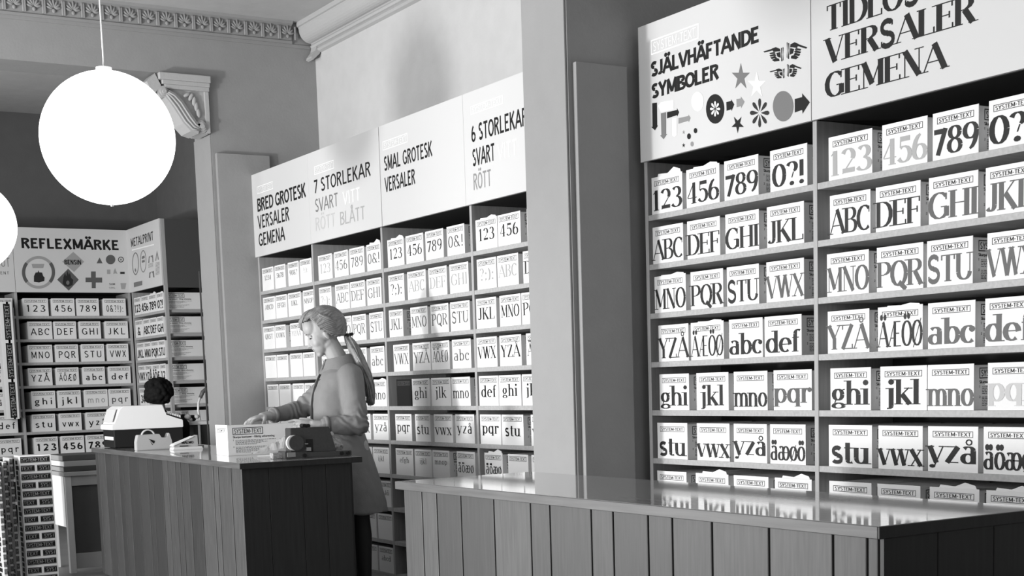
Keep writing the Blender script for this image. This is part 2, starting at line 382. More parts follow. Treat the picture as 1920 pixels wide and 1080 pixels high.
def ring(cx, cy, r0, r1, ry=1, k=28):
    out = []
    for i in range(k):
        a, b = 2*PI*i/k, 2*PI*(i+1)/k
        out.append([(cx+r0*math.cos(a), cy+ry*r0*math.sin(a)), (cx+r1*math.cos(a), cy+ry*r1*math.sin(a)), (cx+r1*math.cos(b), cy+ry*r1*math.sin(b)), (cx+r0*math.cos(b), cy+ry*r0*math.sin(b))])
    return out
def star(cx, cy, r, n=5, ri=.38, rot=90):
    return [(cx+(r if i % 2 == 0 else r*ri)*math.cos(math.radians(rot+i*180/n)), cy+(r if i % 2 == 0 else r*ri)*math.sin(math.radians(rot+i*180/n))) for i in range(2*n)]
def logo_geo(u0, v0, w, h, weight=.13):
    t = h*.09
    return frame(u0, u0+w, v0, v0+h, t)+shift(text_geo('SYSTEM-TEXT', h*.62, w*.9, 'sans', weight, .07), u0+w*.05, v0+h*.19)
# ------------------------------------------------------------------ the room
CZ = 4.09                                  # ceiling
XW, YB = 4.78, 10.50                       # right wall, cross wall at the back
def struct(name, mt, *b, bev=0): return tag(box(name, mt, *b, bev=bev), kind='structure')
struct('floor', M_FLOOR, -3.6, 5.2, -2.6, 15.4, -.1, 0)
struct('ceiling', M_CEIL, -3.6, 5.2, -2.6, 15.4, CZ, CZ+.1)
struct('wall_right', M_WALLR, XW, XW+.2, -2.6, YB, 0, CZ)
struct('wall_front', M_WALL, -3.6, 5.2, -2.8, -2.6, 0, CZ)
# left wall; its three windows are unseen and assumed, to go with the fill lamps
bm = bmesh.new()
add_box(bm, -3.6, -3.4, -2.6, 15.4, 0, .55); add_box(bm, -3.6, -3.4, -2.6, 15.4, 3.0, CZ)
for a, b in ((-2.6, -.1), (2.1, 3.5), (5.7, 7.1), (9.3, 15.4)): add_box(bm, -3.6, -3.4, a, b, .55, 3.0)
tag(finish(bm, 'wall_left', M_WALL), kind='structure')
for i, yy in enumerate((1.0, 4.6, 8.2)):
    bm = bmesh.new()
    for a, b, c, d in ((-1.1, 1.1, .55, .62), (-1.1, 1.1, 2.93, 3.0), (-1.1, -1.03, .62, 2.93), (1.03, 1.1, .62, 2.93), (-.03, .03, .62, 2.93)):
        add_box(bm, -3.54, -3.46, yy+a, yy+b, c, d)
    tag(finish(bm, 'window_%d' % (i+1), M_WHITEP), kind='structure')
# back cross wall: header over a wide opening, with the solid pier at its right
bm = bmesh.new()
JX = 3.89
add_box(bm, -3.4, XW+.2, YB, YB+.37, 3.622, CZ); add_box(bm, JX, XW+.2, YB, YB+.37, 0, 3.622)
tag(finish(bm, 'wall_back', M_WALL), kind='structure')
box('pilaster_panel', M_WALL, JX+.02, 4.34, YB-.04, YB, 0, 3.06, bev=.004)
D.objects['pilaster_panel'].name = 'trim_1'; tag(D.objects['trim_1'], kind='structure')
tag(box('trim_2', M_PIER, JX-.012, JX, YB+.006, YB+.362, 0, 3.2, bev=.003), kind='structure')    # painted facing of the opening's jamb
tag(box('trim_3', mat('dark_edge', .05), JX-.020, JX-.012, YB+.374, YB+.392, 0, ON(376, 507, 0, JX-.03).z), kind='structure')
# middle cross wall (the big pale pier)
bm = bmesh.new()
add_box(bm, 3.80, XW, 5.56, 5.93, 0, CZ)
tag(finish(bm, 'wall_middle', M_WALL), kind='structure')
tag(box('trim_4', M_WALL, 3.826, 4.118, 5.53, 5.56, 0, 2.722, bev=.003), kind='structure')
tag(box('trim_5', M_PIER, 3.788, 3.80, 5.566, 5.93, 0, CZ, bev=.003), kind='structure')
# rooms beyond the opening
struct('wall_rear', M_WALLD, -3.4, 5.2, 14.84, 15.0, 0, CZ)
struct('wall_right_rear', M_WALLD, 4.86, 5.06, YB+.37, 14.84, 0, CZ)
# cornices
def cornice(name, mt, prof, axis, a, b, place):
    bm = bmesh.new(); add_prism(bm, prof, axis, a, b); return tag(finish(bm, name, mt), kind='structure')
# right wall: fillets, cove, bead  (x, z)
pf = [(XW, 3.86), (XW-.04, 3.87), (XW-.055, 3.885), (XW-.04, 3.90), (XW-.065, 3.905), (XW-.075, 3.92), (XW-.06, 3.935)]
pf += [(XW-.07-.15*math.sin(t*PI/16)**1.0*1.0, 3.94+.10*(1-math.cos(t*PI/16))) for t in range(9)]
pf += [(XW-.225, 4.045), (XW-.225, 4.052), (XW-.245, 4.056), (XW-.245, CZ), (XW, CZ)]
pf = [(XW-(XW-x)*.64, z) for x, z in pf]
cornice('trim_6', M_STUCCO, pf, 1, 5.93, YB-.02, None)
# scroll bracket where that cornice meets the back wall
bm = bmesh.new(); add_prism(bm, [(XW-.07, 3.80), (XW-.015, 3.85), (XW, 3.90), (XW, 3.93), (XW-.035, 3.93), (XW-.05, 3.87), (XW-.085, 3.825), (XW-.09, 3.808)], 1, YB-.12, YB-.02)
tag(finish(bm, 'trim_7', M_STUCCO), kind='structure')
pb = [(YB, 3.925), (YB-.022, 3.925), (YB-.022, 3.945), (YB-.012, 3.95), (YB-.02, 4.06), (YB-.05, 4.07), (YB-.06, CZ), (YB, CZ)]
fr = cornice('trim_8', M_WALL, pb, 0, -3.4, XW-.2, None)
# acanthus leaves of the frieze
bm = bmesh.new()
for k in range(-3, 4):
    a = k*25
    d = Vector((math.sin(math.radians(a)), 0, math.cos(math.radians(a))))
    L = .066-.005*abs(k)
    add_ball(bm, d*L*.62+Vector((0, -.006, -.012)), (.0095, .010, L*.5), rot=Matrix.Rotation(math.radians(a), 3, 'Y'), seg=8, rings=5)
add_ball(bm, (0, -.008, -.025), (.014, .010, .016), seg=8, rings=5)
for s in (-1, 1): add_box(bm, s*.062-.007, s*.062+.007, -.016, 0, -.05, .05, .004)
pm = D.meshes.new('palmette'); bm.to_mesh(pm); bm.free(); pm.materials.append(M_WALL); pm.polygons.foreach_set('use_smooth', [True]*len(pm.polygons))
for i in range(26):
    o = link('palmette', pm, fr); o.location = (XW-.235-i*.137, YB-.016, 4.005)
# moulded bead under the frieze
tag(box('trim_9', M_WALL, -3.4, XW, YB-.008, YB, 3.90, 3.925), kind='structure')
# capital with scroll bracket in the corner of the opening
cap = empty('scroll_bracket', (JX, YB+.1, 3.62)); tag(cap, 'carved scroll bracket under the beam at the corner of the opening', 'bracket')
def CP(x, y): # photo point -> (x, z) on the bracket's face, in the empty's frame
    p = ON(x, y, 1, YB-.04); return (p.x-JX, p.z-3.62)
bm = bmesh.new()
add_box(bm, -.40, -.004, -.170, .10, -.055, -.004, .006); add_box(bm, -.375, -.010, -.160, .10, -.085, -.055, .004); add_box(bm, -.355, -.014, -.150, .10, -.115, -.085, .003); add_box(bm, -.05, -.016, -.14, .10, -.42, -.115, .003)
bm2 = finish(bm, 'capital', M_STUCCO, cap)
# S-shaped scroll body
cen = [CP(*p) for p in ((312, 176), (322, 184), (333, 197), (342, 211), (351, 225), (362, 238), (373, 243))]
wid = [.030, .040, .046, .046, .046, .044, .036]
bm = bmesh.new()
L = []; R = []
for i, p in enumerate(cen):
    a, b = cen[max(0, i-1)], cen[min(len(cen)-1, i+1)]; t = Vector((b[0]-a[0], b[1]-a[1])).normalized(); nx, nz = -t.y, t.x
    L.append((p[0]+nx*wid[i], p[1]+nz*wid[i])); R.append((p[0]-nx*wid[i], p[1]-nz*wid[i]))
add_prism(bm, L+R[::-1], 1, -.16, .06)
finish(bm, 'scroll_body', M_STUCCO, cap)
for k in (-.6, 0, .6):
    pts = [Vector((p[0]*1+(-(cen[min(len(cen)-1, i+1)][1]-cen[max(0, i-1)][1]))*k*.35, -.162, p[1]+(cen[min(len(cen)-1, i+1)][0]-cen[max(0, i-1)][0])*k*.35)) for i, p in enumerate(cen)]
    tube('reed', M_STUCCO, pts, .008, cap, 8)
for (x, y), r in (((306, 172), .042), ((377, 238), .048)):
    c = CP(x, y); bm = bmesh.new()
    for rr, dd in ((r, .15), (r*.68, .165), (r*.36, .18)): add_disc(bm, (c[0], -.005-dd/2+.01, c[1]), (0, 1, 0), rr, dd, 28)
    finish(bm, 'volute', M_STUCCO, cap)
bm = bmesh.new(); c0 = CP(355, 192)
for i, (x, y, a, l) in enumerate(((350, 178, 60, .05), (358, 182, 30, .055), (364, 190, 10, .06), (368, 200, 0, .06), (372, 212, -5, .06))):
    c = CP(x, y); add_ball(bm, (c[0], -.14, c[1]), (l*.28, .012, l*.6), rot=Matrix.Rotation(math.radians(a), 3, 'Y'), seg=10, rings=6)
finish(bm, 'leaf', M_STUCCO, cap, True)
bm = bmesh.new()
a, b, c, d = CP(275, 152), CP(290, 137), CP(302, 160), CP(288, 178)
add_prism(bm, [a, b, c, d], 1, -.14, .06); a, b, c, d = CP(286, 168), CP(299, 158), CP(304, 170), CP(294, 186)
add_prism(bm, [a, b, c, d], 1, -.12, .04)
finish(bm, 'bracket_cap', M_STUCCO, cap)
bm = bmesh.new(); add_prism(bm, [CP(*p) for p in ((302, 150), (388, 150), (391, 252), (378, 250), (345, 212), (316, 172))], 1, -.12, .10); finish(bm, 'side_plate', M_STUCCO, cap)

# ------------------------------------------------------------------ globe lamps
def lamp(x, y, z, label):
    o = empty('globe_lamp', (x, y, z)); tag(o, label, 'lamp', None)
    bm = bmesh.new(); add_ball(bm, (0, 0, 0), (.252, .252, .249), seg=64, rings=40); finish(bm, 'glass_globe', M_GLOBE, o, True)
    bm = bmesh.new(); add_disc(bm, (0, 0, .252), (0, 0, 1), .03, .02); finish(bm, 'cap', M_WHITEP, o)
    bm = bmesh.new(); add_disc(bm, (0, 0, -.251), (0, 0, 1), .006, .012, 12); finish(bm, 'nipple', M_STEEL, o)
    tube('cord', M_WHITEP, [(0, 0, .25), (0, 0, CZ-z-.03)], .0028, o, 8)
    bm = bmesh.new(); add_disc(bm, (0, 0, CZ-z-.02), (0, 0, 1), .05, .04); finish(bm, 'ceiling_rose', M_WHITEP, o)
g = CAM+(CR*((202.5-PX)/FPX)+CD*((259-PY)/FPX)+CF)*5.40
lamp(g.x, g.y, g.z, 'large white glowing globe lamp hanging on a thin cord')
g = CAM+(CR*((-59-PX)/FPX)+CD*((424-PY)/FPX)+CF)*7.69
lamp(g.x, g.y, g.z, 'glowing white globe lamp cut off by the left edge of the photo')

# ------------------------------------------------------------------ shelving
H = .172
class Unit:
    def __init__(s, name, label, x, y, rz, edges, z0, pitch, rows, top=2.905, sign=2.282, depth=.45, open_end=False):
        s.o = empty(name, (x, y, 0), rz); tag(s.o, label, 'shelving'); s.rz = rz; s.x, s.y = x, y; s.z0, s.pitch = z0, pitch; s.edges = edges
        W_, n = edges[-1], len(edges)-1
        for i, e in enumerate(edges):
            if open_end and i == n:
                bm = bmesh.new(); add_box(bm, e-.03, e, 0, .035, 0, top, .002); finish(bm, 'post', M_POST, s.o)
                bm = bmesh.new(); add_box(bm, e-.03, e, depth-.035, depth, 0, top, .002); finish(bm, 'post', M_POST, s.o)
                box('end_panel', mat('dark_panel', .06, .7), e-.02, e-.002, .036, depth-.036, sign-.02, top, s.o)
            else:
                a = e if i == 0 else (e-.024 if i == n else e-.013)
                box('upright', M_POST, a, a+.024, 0, depth-.012, 0, sign if 0 < i < n else top-.02, s.o, .002)
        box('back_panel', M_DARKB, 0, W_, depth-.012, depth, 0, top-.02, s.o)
        for k in range(rows):
            z = s.z0-k*pitch
            for i in range(n):
                box('shelf', M_SHELF, edges[i]+(.024 if i == 0 else .011), edges[i+1]-(.030 if open_end and i == n-1 else .024 if i == n-1 else .013), .002, depth-.014, z-.026, z, s.o, .0015)
        for i in range(n):
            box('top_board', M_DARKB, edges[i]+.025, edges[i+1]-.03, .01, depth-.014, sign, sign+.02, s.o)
        s.sign = sign; s.top = top
    def uv(s, x, y, off=-.021):
        """photo point -> (along, height) on this unit's face"""
        if abs(s.rz) < .1: p = ON(x, y, 1, s.y+off); return (p.x-s.x, p.z)
        p = ON(x, y, 0, s.x+off); return (s.y-p.y, p.z)
    def board(s, u0, u1, mt=None):
        b = box('sign_board', mt or M_SIGN, u0, u1, -.02, -.002, s.sign, s.top, s.o, .0015); return b
    def put(s, board, polys, mt, name='lettering', y=-.0208):
        o = link(name, flat_mesh(name, polys, mt, y), board); return o
    def text(s, board, t, bl, tl, br, mt, style='sans', weight=.15, gap=.12):
        a, b, c = s.uv(*bl), s.uv(*tl), s.uv(*br)
        # a line of text set level on the board
        return s.put(board, shift(text_geo(t, b[1]-a[1], c[0]-a[0], style, weight, gap), a[0], a[1]*.5+c[1]*.5), mt)
    def logo(s, board, tl, bl, br, mt, weight=.1):
        a, b, c = s.uv(*tl), s.uv(*bl), s.uv(*br)
        return s.put(board, logo_geo(b[0], (b[1]+c[1])/2, c[0]-b[0], a[1]-b[1], weight), mt)
    def px(s, pts, ox=0, oy=0, k=1): return [s.uv(ox+x/k, oy+y/k) for x, y in pts]
R90 = -PI/2
UR = Unit('display_shelving', 'tall pale wooden shelving of letter boxes under the self-adhesive symbols sign', 4.2, 5.522, R90, [0, 1.152, 2.31], 2.032, .232, 9)
UM = Unit('display_shelving', 'long pale wooden shelving of letter boxes behind the woman', 4.2, 10.462, R90, [0, 1.03, 2.133, 3.284, 4.42], 2.02, .2225, 10)
UF = Unit('display_shelving', 'wooden shelving under the REFLEXMÄRKE sign in the back room', 2.13, 14.34, 0, [0, 1.11, 2.238], 2.054, .2265, 9)
UT = Unit('display_shelving', 'narrow corner shelving with an open end in the back room', 4.375, 14.33, R90, [0, 1.05], 2.054, .2265, 9, open_end=True)

# ---- signs
b = UR.board(0, 1.152)
UR.logo(b, (1219.7, 75.6), (1220.6, 103.3), (1310, 72.8), M_INKW)
UR.text(b, 'SJÄLVHÄFTANDE', (1221, 142.2), (1221, 114.0), (1422.8, 82), M_INK, weight=.23, gap=.05)
UR.text(b, 'SYMBOLER', (1222.5, 184.7), (1222.5, 157), (1347.2, 148.6), M_INK, weight=.23, gap=.05)
P = lambda pts: UR.px(pts, 1190, 0, 3.6)
E_ = lambda cx, cy, rx, ry: P([(cx+rx*math.cos(i*PI/16), cy+ry*math.sin(i*PI/16)) for i in range(32)])
def ST(cx, cy, rx, ry, rot=-90, ri=.38): return P([(cx+rx*(1 if i % 2 == 0 else ri)*math.cos(math.radians(rot+36*i)), cy+ry*(1 if i % 2 == 0 else ri)*math.sin(math.radians(rot+36*i))) for i in range(10)])
def AST(cx, cy, rx, ry, n=8, w=.16, r0=.12):
    out = []
    for i in range(n):
        a = 2*PI*i/n
        q = [(r0, 0), (.6, -w*.9), (.82, -w), (.96, -w*.6), (1, 0), (.96, w*.6), (.82, w), (.6, w*.9)]
        out.append(P([(cx+rx*(r*math.cos(a)-t*math.sin(a)), cy+ry*(r*math.sin(a)+t*math.cos(a))) for r, t in q]))
    return out
def HAND(x0, y0, x1, y1, flip, slope=-.24):
    """pointing hand: cuff, fist with curled fingers, outstretched forefinger"""
    def q(pts):
        o = []
        for u, v in pts:
            uu = 1-u if flip else u
            x = x0+uu*(x1-x0); o.append((x, y0+v*(y1-y0)))
        return P(o)
    return [q([(0, .30), (.42, .12), (.5, .22), (.06, .38)]), q([(.42, .10), (.62, 0), (.82, .12), (.84, .3), (.7, .3), (.5, .34)]),
            q([(.30, .40), (.55, .34), (.62, .44), (.34, .50)]), q([(.30, .56), (.56, .46), (.66, .58), (.36, .66)]), q([(.34, .72), (.58, .60), (.68, .72), (.42, .82)]),
            q([(.42, .88), (.62, .74), (.78, .80), (.80, .95), (.55, 1)]), q([(.64, .40), (.84, .34), (.86, .74), (.70, .66)]),
            q([(.88, .05), (.93, .05), (.91, .5), (.95, .96), (.89, .98)]), q([(.96, .0), (1, .02), (.98, .5), (1, .9), (.97, .92)])]
def each(unit, board, items, mt, y=-.0208):
    for nm, polys in items: unit.put(board, polys, mt, nm, y)
each(UR, b, [('arrow', [P([(118, 697), (150, 693), (152, 848), (158, 846), (137, 880), (110, 856), (120, 856)])]), ('arrow', [P([(218, 757), (285, 742), (285, 730), (300, 757), (287, 787), (286, 777), (218, 800)])]),
           ('arrow', [P([(618, 688), (650, 682), (650, 670), (672, 705), (653, 750), (652, 738), (620, 748)])]), ('arrow', [P([(1080, 668), (1130, 655), (1130, 630), (1182, 690), (1133, 768), (1130, 742), (1080, 760)])]),
           ('disc', [E_(543, 735, 62, 100)]), ('star', [ST(695, 838, 44, 62, 90)]), ('star', [ST(330, 981, 12, 17)]), ('disc', [E_(410, 882, 12, 18)]), ('disc', [E_(366, 920, 13, 20)]),
           ('pointing_hand', HAND(868, 318, 1004, 416, False)), ('pointing_hand', HAND(1026, 285, 1165, 400, True)), ('pointing_hand', HAND(910, 462, 1012, 530, False)), ('pointing_hand', HAND(1028, 432, 1126, 520, True))], M_INK)
each(UR, b, [('asterisk', AST(843, 762, 66, 98, w=.15))], M_INK1)
each(UR, b, [('arrow', [P([(176, 765), (212, 757), (212, 905), (220, 903), (195, 940), (172, 915), (180, 912)])]), ('star', [ST(716, 520, 64, 95)]), ('disc', [E_(1002, 717, 70, 103)])], mat('symbol_grey', .16, .5))
each(UR, b, [('arrow', [P([(295, 797), (362, 783), (362, 773), (377, 795), (365, 825), (363, 815), (295, 836)])]), ('arrow', [P([(686, 670), (716, 664), (716, 652), (741, 687), (718, 730), (717, 716), (688, 725)])]),
           ('star', [ST(330, 893, 10, 15)]), ('disc', [E_(387, 972, 11, 17)])], mat('symbol_mid_grey', .25, .5))
each(UR, b, [('arrow', [P([(158, 715), (178, 690), (262, 676), (262, 738), (178, 757)])]), ('arrow', [P([(255, 800), (285, 795), (285, 910), (268, 925), (255, 915)])]), ('disc', [E_(425, 685, 41, 65)]), ('star', [ST(825, 575, 62, 92)]),
           ('asterisk', AST(543, 735, 34, 52, w=.17))], M_INKW, -.0213)
b = UR.board(1.156, 2.31)
UR.text(b, 'TIDLÖS', (1550, 55.5), (1549.5, 8), (1722, 9), M_INK, 'serif', .215, .08)
UR.text(b, 'VERSALER', (1550, 118.5), (1549.7, 71.7), (1827, 41.7), M_INK, 'serif', .215, .08)
UR.text(b, 'GEMENA', (1549, 184.9), (1549, 138), (1771.4, 127.2), M_INK, 'serif', .215, .08)
e = UM.edges
b = UM.board(-.004, UM.uv(580.5, 400)[0]-.001)
UM.logo(b, (482.2, 350.2), (482.2, 364.4), (511.9, 354), M_INKW)
UM.text(b, 'BRED GROTESK', (483, 397.6), (483, 372.6), (573.5, 368.9), M_INK, weight=.19, gap=.07)
UM.text(b, 'VERSALER', (484.3, 430.2), (484.3, 405), (542.4, 412.4), M_INK, weight=.17)
UM.text(b, 'GEMENA', (486, 462.8), (486, 438), (534, 449.8), M_INK, weight=.17)
u1 = UM.uv(713, 340)[0]
b = UM.board(UM.uv(580.5, 400)[0]+.001, u1-.004)
UM.logo(b, (589.5, 312), (589.5, 328), (626, 316), M_INKW)
UM.text(b, '7 STORLEKAR', (588.9, 362), (588.9, 336.3), (695, 330.4), M_INK, weight=.15)
UM.text(b, 'SVART', (591.3, 397.6), (591.3, 372.8), (634, 386.7), mat('sign_grey', .17), weight=.13)
UM.text(b, 'VITT', (643.7, 384.6), (643.7, 360), (675.4, 374.8), M_INKW, weight=.13)
UM.text(b, 'RÖTT', (591.9, 434), (591.9, 409), (629, 423), mat('sign_pale', .5), weight=.13)
UM.text(b, 'BLÅTT', (637.8, 421.3), (637.8, 396.5), (684.6, 411.9), mat('sign_pale2', .38), weight=.13)
u2 = UM.uv(870.5, 300)[0]
b = UM.board(u1+.004, u2-.001)
UM.logo(b, (717.8, 264), (717.8, 281), (764, 268), M_INKW)
UM.text(b, 'SMAL GROTESK', (720.7, 320.6), (720.7, 293.3), (810.5, 292.7), M_INK, weight=.17)
UM.text(b, 'VERSALER', (722.2, 360), (722.2, 332.4), (778.5, 345.2), M_INK, weight=.17)
b = UM.board(u2+.001, e[-1])
UM.logo(b, (882.5, 198), (882.5, 214), (943, 196), M_INKW)
UM.text(b, '6 STORLEKAR', (884.5, 266.7), (884.5, 234.1), (988.5, 235.2), M_INK, weight=.17)
UM.text(b, 'SVART', (886.5, 311.4), (886.5, 279), (927.6, 301.6), M_INK, weight=.17)
UM.text(b, 'VITT', (934, 299), (934, 269.6), (969.6, 290), M_INKW, weight=.13)
UM.text(b, 'RÖTT', (888, 356), (888, 325), (921, 349), mat('sign_mid', .24), weight=.14)
M_SIGNB = mat('sign_board_grey', .62, .5, .3)
b = UF.board(1.11, 2.238, M_SIGNB)
UF.text(b, 'REFLEXMÄRKE', (41, 466.2), (41, 446.7), (222.9, 468.4), M_INK, weight=.22)
Q = lambda pts: UF.px(pts, 0, 400, 4.5)
EQ = lambda cx, cy, rx, ry: Q([(cx+rx*math.cos(i*PI/16), cy+ry*math.sin(i*PI/16)) for i in range(32)])
def RQ(cx, cy, r0, r1, k=36, a0=0, a1=360):
    out = []
    for i in range(k):
        a, c = math.radians(a0+(a1-a0)*i/k), math.radians(a0+(a1-a0)*(i+1)/k)
        out.append(Q([(cx+r0*math.cos(a), cy+r0*math.sin(a)), (cx+r1*math.cos(a), cy+r1*math.sin(a)), (cx+r1*math.cos(c), cy+r1*math.sin(c)), (cx+r0*math.cos(c), cy+r0*math.sin(c))]))
    return out
g1, g2 = mat('emblem_grey', .16, .5), mat('emblem_pale', .34, .5)
each(UF, b, [('emblem_ring', RQ(325, 498, 112, 140, 24, 140, 218)+RQ(325, 498, 112, 140, 24, -38, 40)), ('cross', [Q([(722, 542), (768, 542), (768, 490), (808, 490), (808, 542), (862, 542), (862, 584), (808, 584), (808, 632), (774, 632), (774, 582), (722, 582)])]),
       ('diamond', [Q([(482, 560), (575, 467), (665, 560), (580, 652)])]), ('triangle', [Q([(815, 422), (840, 372), (866, 422)])]), ('disc', [EQ(933, 390, 40, 40)])], mat('emblem_dark', .10, .5))
each(UF, b, [('emblem_ring', RQ(325, 498, 114, 138, 20, 40, 140)+RQ(325, 498, 114, 138, 20, 218, 322)), ('diamond', [Q([(525, 408), (618, 325), (710, 408), (625, 495)])]), ('crown', [Q([(266, 426), (375, 426), (365, 462), (276, 462)])]),
       ('square', [Q([(903, 474), (932, 474), (932, 512), (903, 512)])]), ('flame', [Q([(955, 512), (962, 480), (972, 462), (980, 485), (992, 512), (975, 506)])]), ('cup', [Q([(1016, 588), (1066, 588), (1056, 640), (1024, 640)])])], g2)
each(UF, b, [('crest', [Q([(286, 578), (286, 530), (300, 500), (318, 498), (324, 480), (330, 498), (355, 500), (364, 530), (376, 540), (374, 570), (330, 584)])]),
       ('flame', [Q([(528, 590), (535, 540), (548, 505), (560, 530), (568, 485), (582, 520), (590, 500), (600, 545), (618, 560), (612, 605), (575, 620), (545, 612)])]), ('pill', [Q([(1014, 494), (1052, 494), (1052, 512), (1014, 512)])]),
       ('ring', RQ(1020, 390, 18, 24, 20))], M_INK1, -.0213)
each(UF, b, [('spot', [EQ(572, 585, 14, 18)]), ('spot', [EQ(1020, 390, 7, 9)])], g1, -.0217)
def uftext(t, x0, y0, x1, h, mt, w=.17): UF.text(b, t, (x0/4.5, 400+y0/4.5), (x0/4.5, 400+(y0-h)/4.5), (x1/4.5, 400+y0/4.5), mt, weight=w)
o = UF.text(b, 'BENSIN', (545/4.5, 400+432/4.5), (545/4.5, 400+392/4.5), (685/4.5, 400+432/4.5), M_INK, weight=.22); o.location.y = -.0004
uftext('SUM', 922, 605, 970, 16, M_INK1); uftext('STYG', 922, 636, 970, 14, g1)
b = UF.board(0, 1.106, M_SIGNB)
UF.text(b, 'UT', (2, 501), (2, 484), (19, 499.5), mat('sign_grey', .17), weight=.1)
UF.text(b, 'ENT', (1, 515.5), (1, 510), (17, 513.5), M_INK1, weight=.12, gap=.3)
b = UT.board(0, 1.05, M_SIGNB)
UT.text(b, 'METALPRINT', (245.8, 463.5), (245.8, 447.5), (287.5, 450.0), M_INK, weight=.17)
Q2 = lambda pts: UT.px(pts, 0, 400, 4.5)
def R2(cx, cy, rx, ry, t):
    k = 28
    return [Q2([(cx+rx*math.cos(a), cy+ry*math.sin(a)), (cx+(rx-t)*math.cos(a), cy+(ry-t*2)*math.sin(a)), (cx+(rx-t)*math.cos(c), cy+(ry-t*2)*math.sin(c)), (cx+rx*math.cos(c), cy+ry*math.sin(c))])
            for a, c in ((2*PI*i/k, 2*PI*(i+1)/k) for i in range(k))]
UT.put(b, [Q2([(1112, 305), (1300, 258), (1300, 268), (1112, 316)])], M_INKW, 'lettering')
each(UT, b, [('oval', R2(1143, 425, 28, 96, 5)+[Q2([(1140, 460), (1150, 480), (1144, 498), (1136, 480)])]), ('oval', R2(1208, 405, 26, 94, 4)+[Q2([(1196, 365), (1218, 355), (1222, 375), (1196, 388)]), Q2([(1196, 398), (1220, 392), (1222, 410), (1198, 418)])]),
       ('bell', [Q2([(1250, 420), (1256, 365), (1290, 352), (1294, 412), (1286, 412), (1284, 375), (1270, 360), (1260, 380), (1260, 418)])]), ('bell', [Q2([(1256, 545), (1260, 500), (1298, 485), (1303, 540), (1292, 540), (1288, 505), (1276, 495), (1268, 512), (1268, 545)])]),
       ('triangle', [Q2([(1310, 402), (1324, 312), (1340, 390), (1332, 392), (1324, 340), (1317, 400)])]), ('plate', [Q2([(1128, 585), (1200, 568), (1200, 606), (1130, 624)])]),
       ('small_print', [Q2([(1252, 428+k*9), (1292, 418+k*9), (1292, 421+k*9), (1252, 431+k*9)]) for k in range(4)]), ('small_print', [Q2([(1312, 418+k*11), (1346, 408+k*11), (1346, 412+k*11), (1312, 422+k*11)]) for k in range(10)])], g1)
# ------------------------------------------------------------------ letter boxes
BODY = {}; LOGO = {}
BD = .40
def body_mesh(w, dark=False):
    k = (round(w, 2), dark)
    if k not in BODY:
        bm = bmesh.new(); w2 = k[0]
        add_box(bm, 0, w2, .0015, BD, 0, H-.006, .0015); add_box(bm, 0, w2, 0, .003, 0, H, .0008)
        me = D.meshes.new('letter_box'); bm.to_mesh(me); bm.free(); me.materials.append(M_BLACK if dark else M_CARD); BODY[k] = me
    return BODY[k], k[0]
def small_line(u0, u1, v, h, rnd):
    out = []; u = u0
    while u < u1:
        l = rnd.uniform(.006, .016); out.append(rect(u, min(u+l, u1), v, v+h)); u += l+.0035
    return out
def side_geo():
    rnd = random.Random(4)
    g_ = logo_geo(.030, .116, .178, .040, .15)
    g_ += shift(text_geo('Skarpa konturer - Riktig utformning', .0115, .245, 'sans', .2, .1), .030, .098)
    g_ += shift(text_geo('1', .009, None, 'sans', .2), .030, .082)+shift(text_geo('2', .009, None, 'sans', .2), .030, .044)
    for k, (v, l) in enumerate(((.084, .19), (.078, .13), (.072, .15), (.066, .12), (.060, .10), (.046, .17), (.040, .15), (.034, .11), (.028, .13), (.022, .12), (.016, .07))):
        g_ += small_line(.044, .044+l*1.25, v, .0022, rnd)
    return g_
SIDE = flat_mesh('side_print', side_geo(), M_INK1)
ORD = ['first', 'second', 'third', 'fourth', 'fifth', 'sixth', 'seventh', 'eighth', 'ninth', 'tenth']
LETTER = {}
def letter_box(loc, rz, w, text, st, label, group, side=True, ink=None, dark=False, sheet=0):
    me, w2 = body_mesh(w, dark)
    o = link('letter_box', me); o.location = loc; o.rotation_euler = (0, 0, rz); o.scale = (w/w2, 1, 1)
    tag(o, label, 'box', group)
    style, cap, base, wid, weight, lv, lh, lw, gap = st
    k = (st, round(w, 2))
    if k not in LOGO: LOGO[k] = flat_mesh('logo_print', logo_geo(w2*(1-lw)/2, lv, w2*lw, lh, .15), M_INK if not dark else M_INK2, -.0006)
    link('logo_print', LOGO[k], o)
    if text:
        ww = w2*wid
        nat = sum(G[BASE[c][0] if c in BASE else c][0]+gap for c in text)-gap
        ww = min(ww, nat*cap*1.35)
        if style == 'serif' and text.islower(): base += cap*(.17 if any(c in 'pqy' for c in text) else .07 if any(c in 'gj' for c in text) else 0)
        polys = shift(text_geo(text, cap, ww, style, weight, gap), (w2-ww)/2, base)
        link('lettering', flat_mesh('lettering', polys, ink or M_INK, -.0009), o)
    if side:
        s_ = link('side_print', SIDE, o); s_.location = (w2+.0006, 0, 0); s_.rotation_euler = (0, 0, PI/2)
    if sheet:
        bm = bmesh.new(); a = sheet
        add_prism(bm, [(w2*.15, H-.01), (w2*.95, H-.01), (w2*.9, H+.012*a), (w2*.7, H+.022*a), (w2*.5, H+.006*a), (w2*.2, H+.01*a)], 1, .006, .009)
        finish(bm, 'letter_sheet', M_CARD, o)
    return o
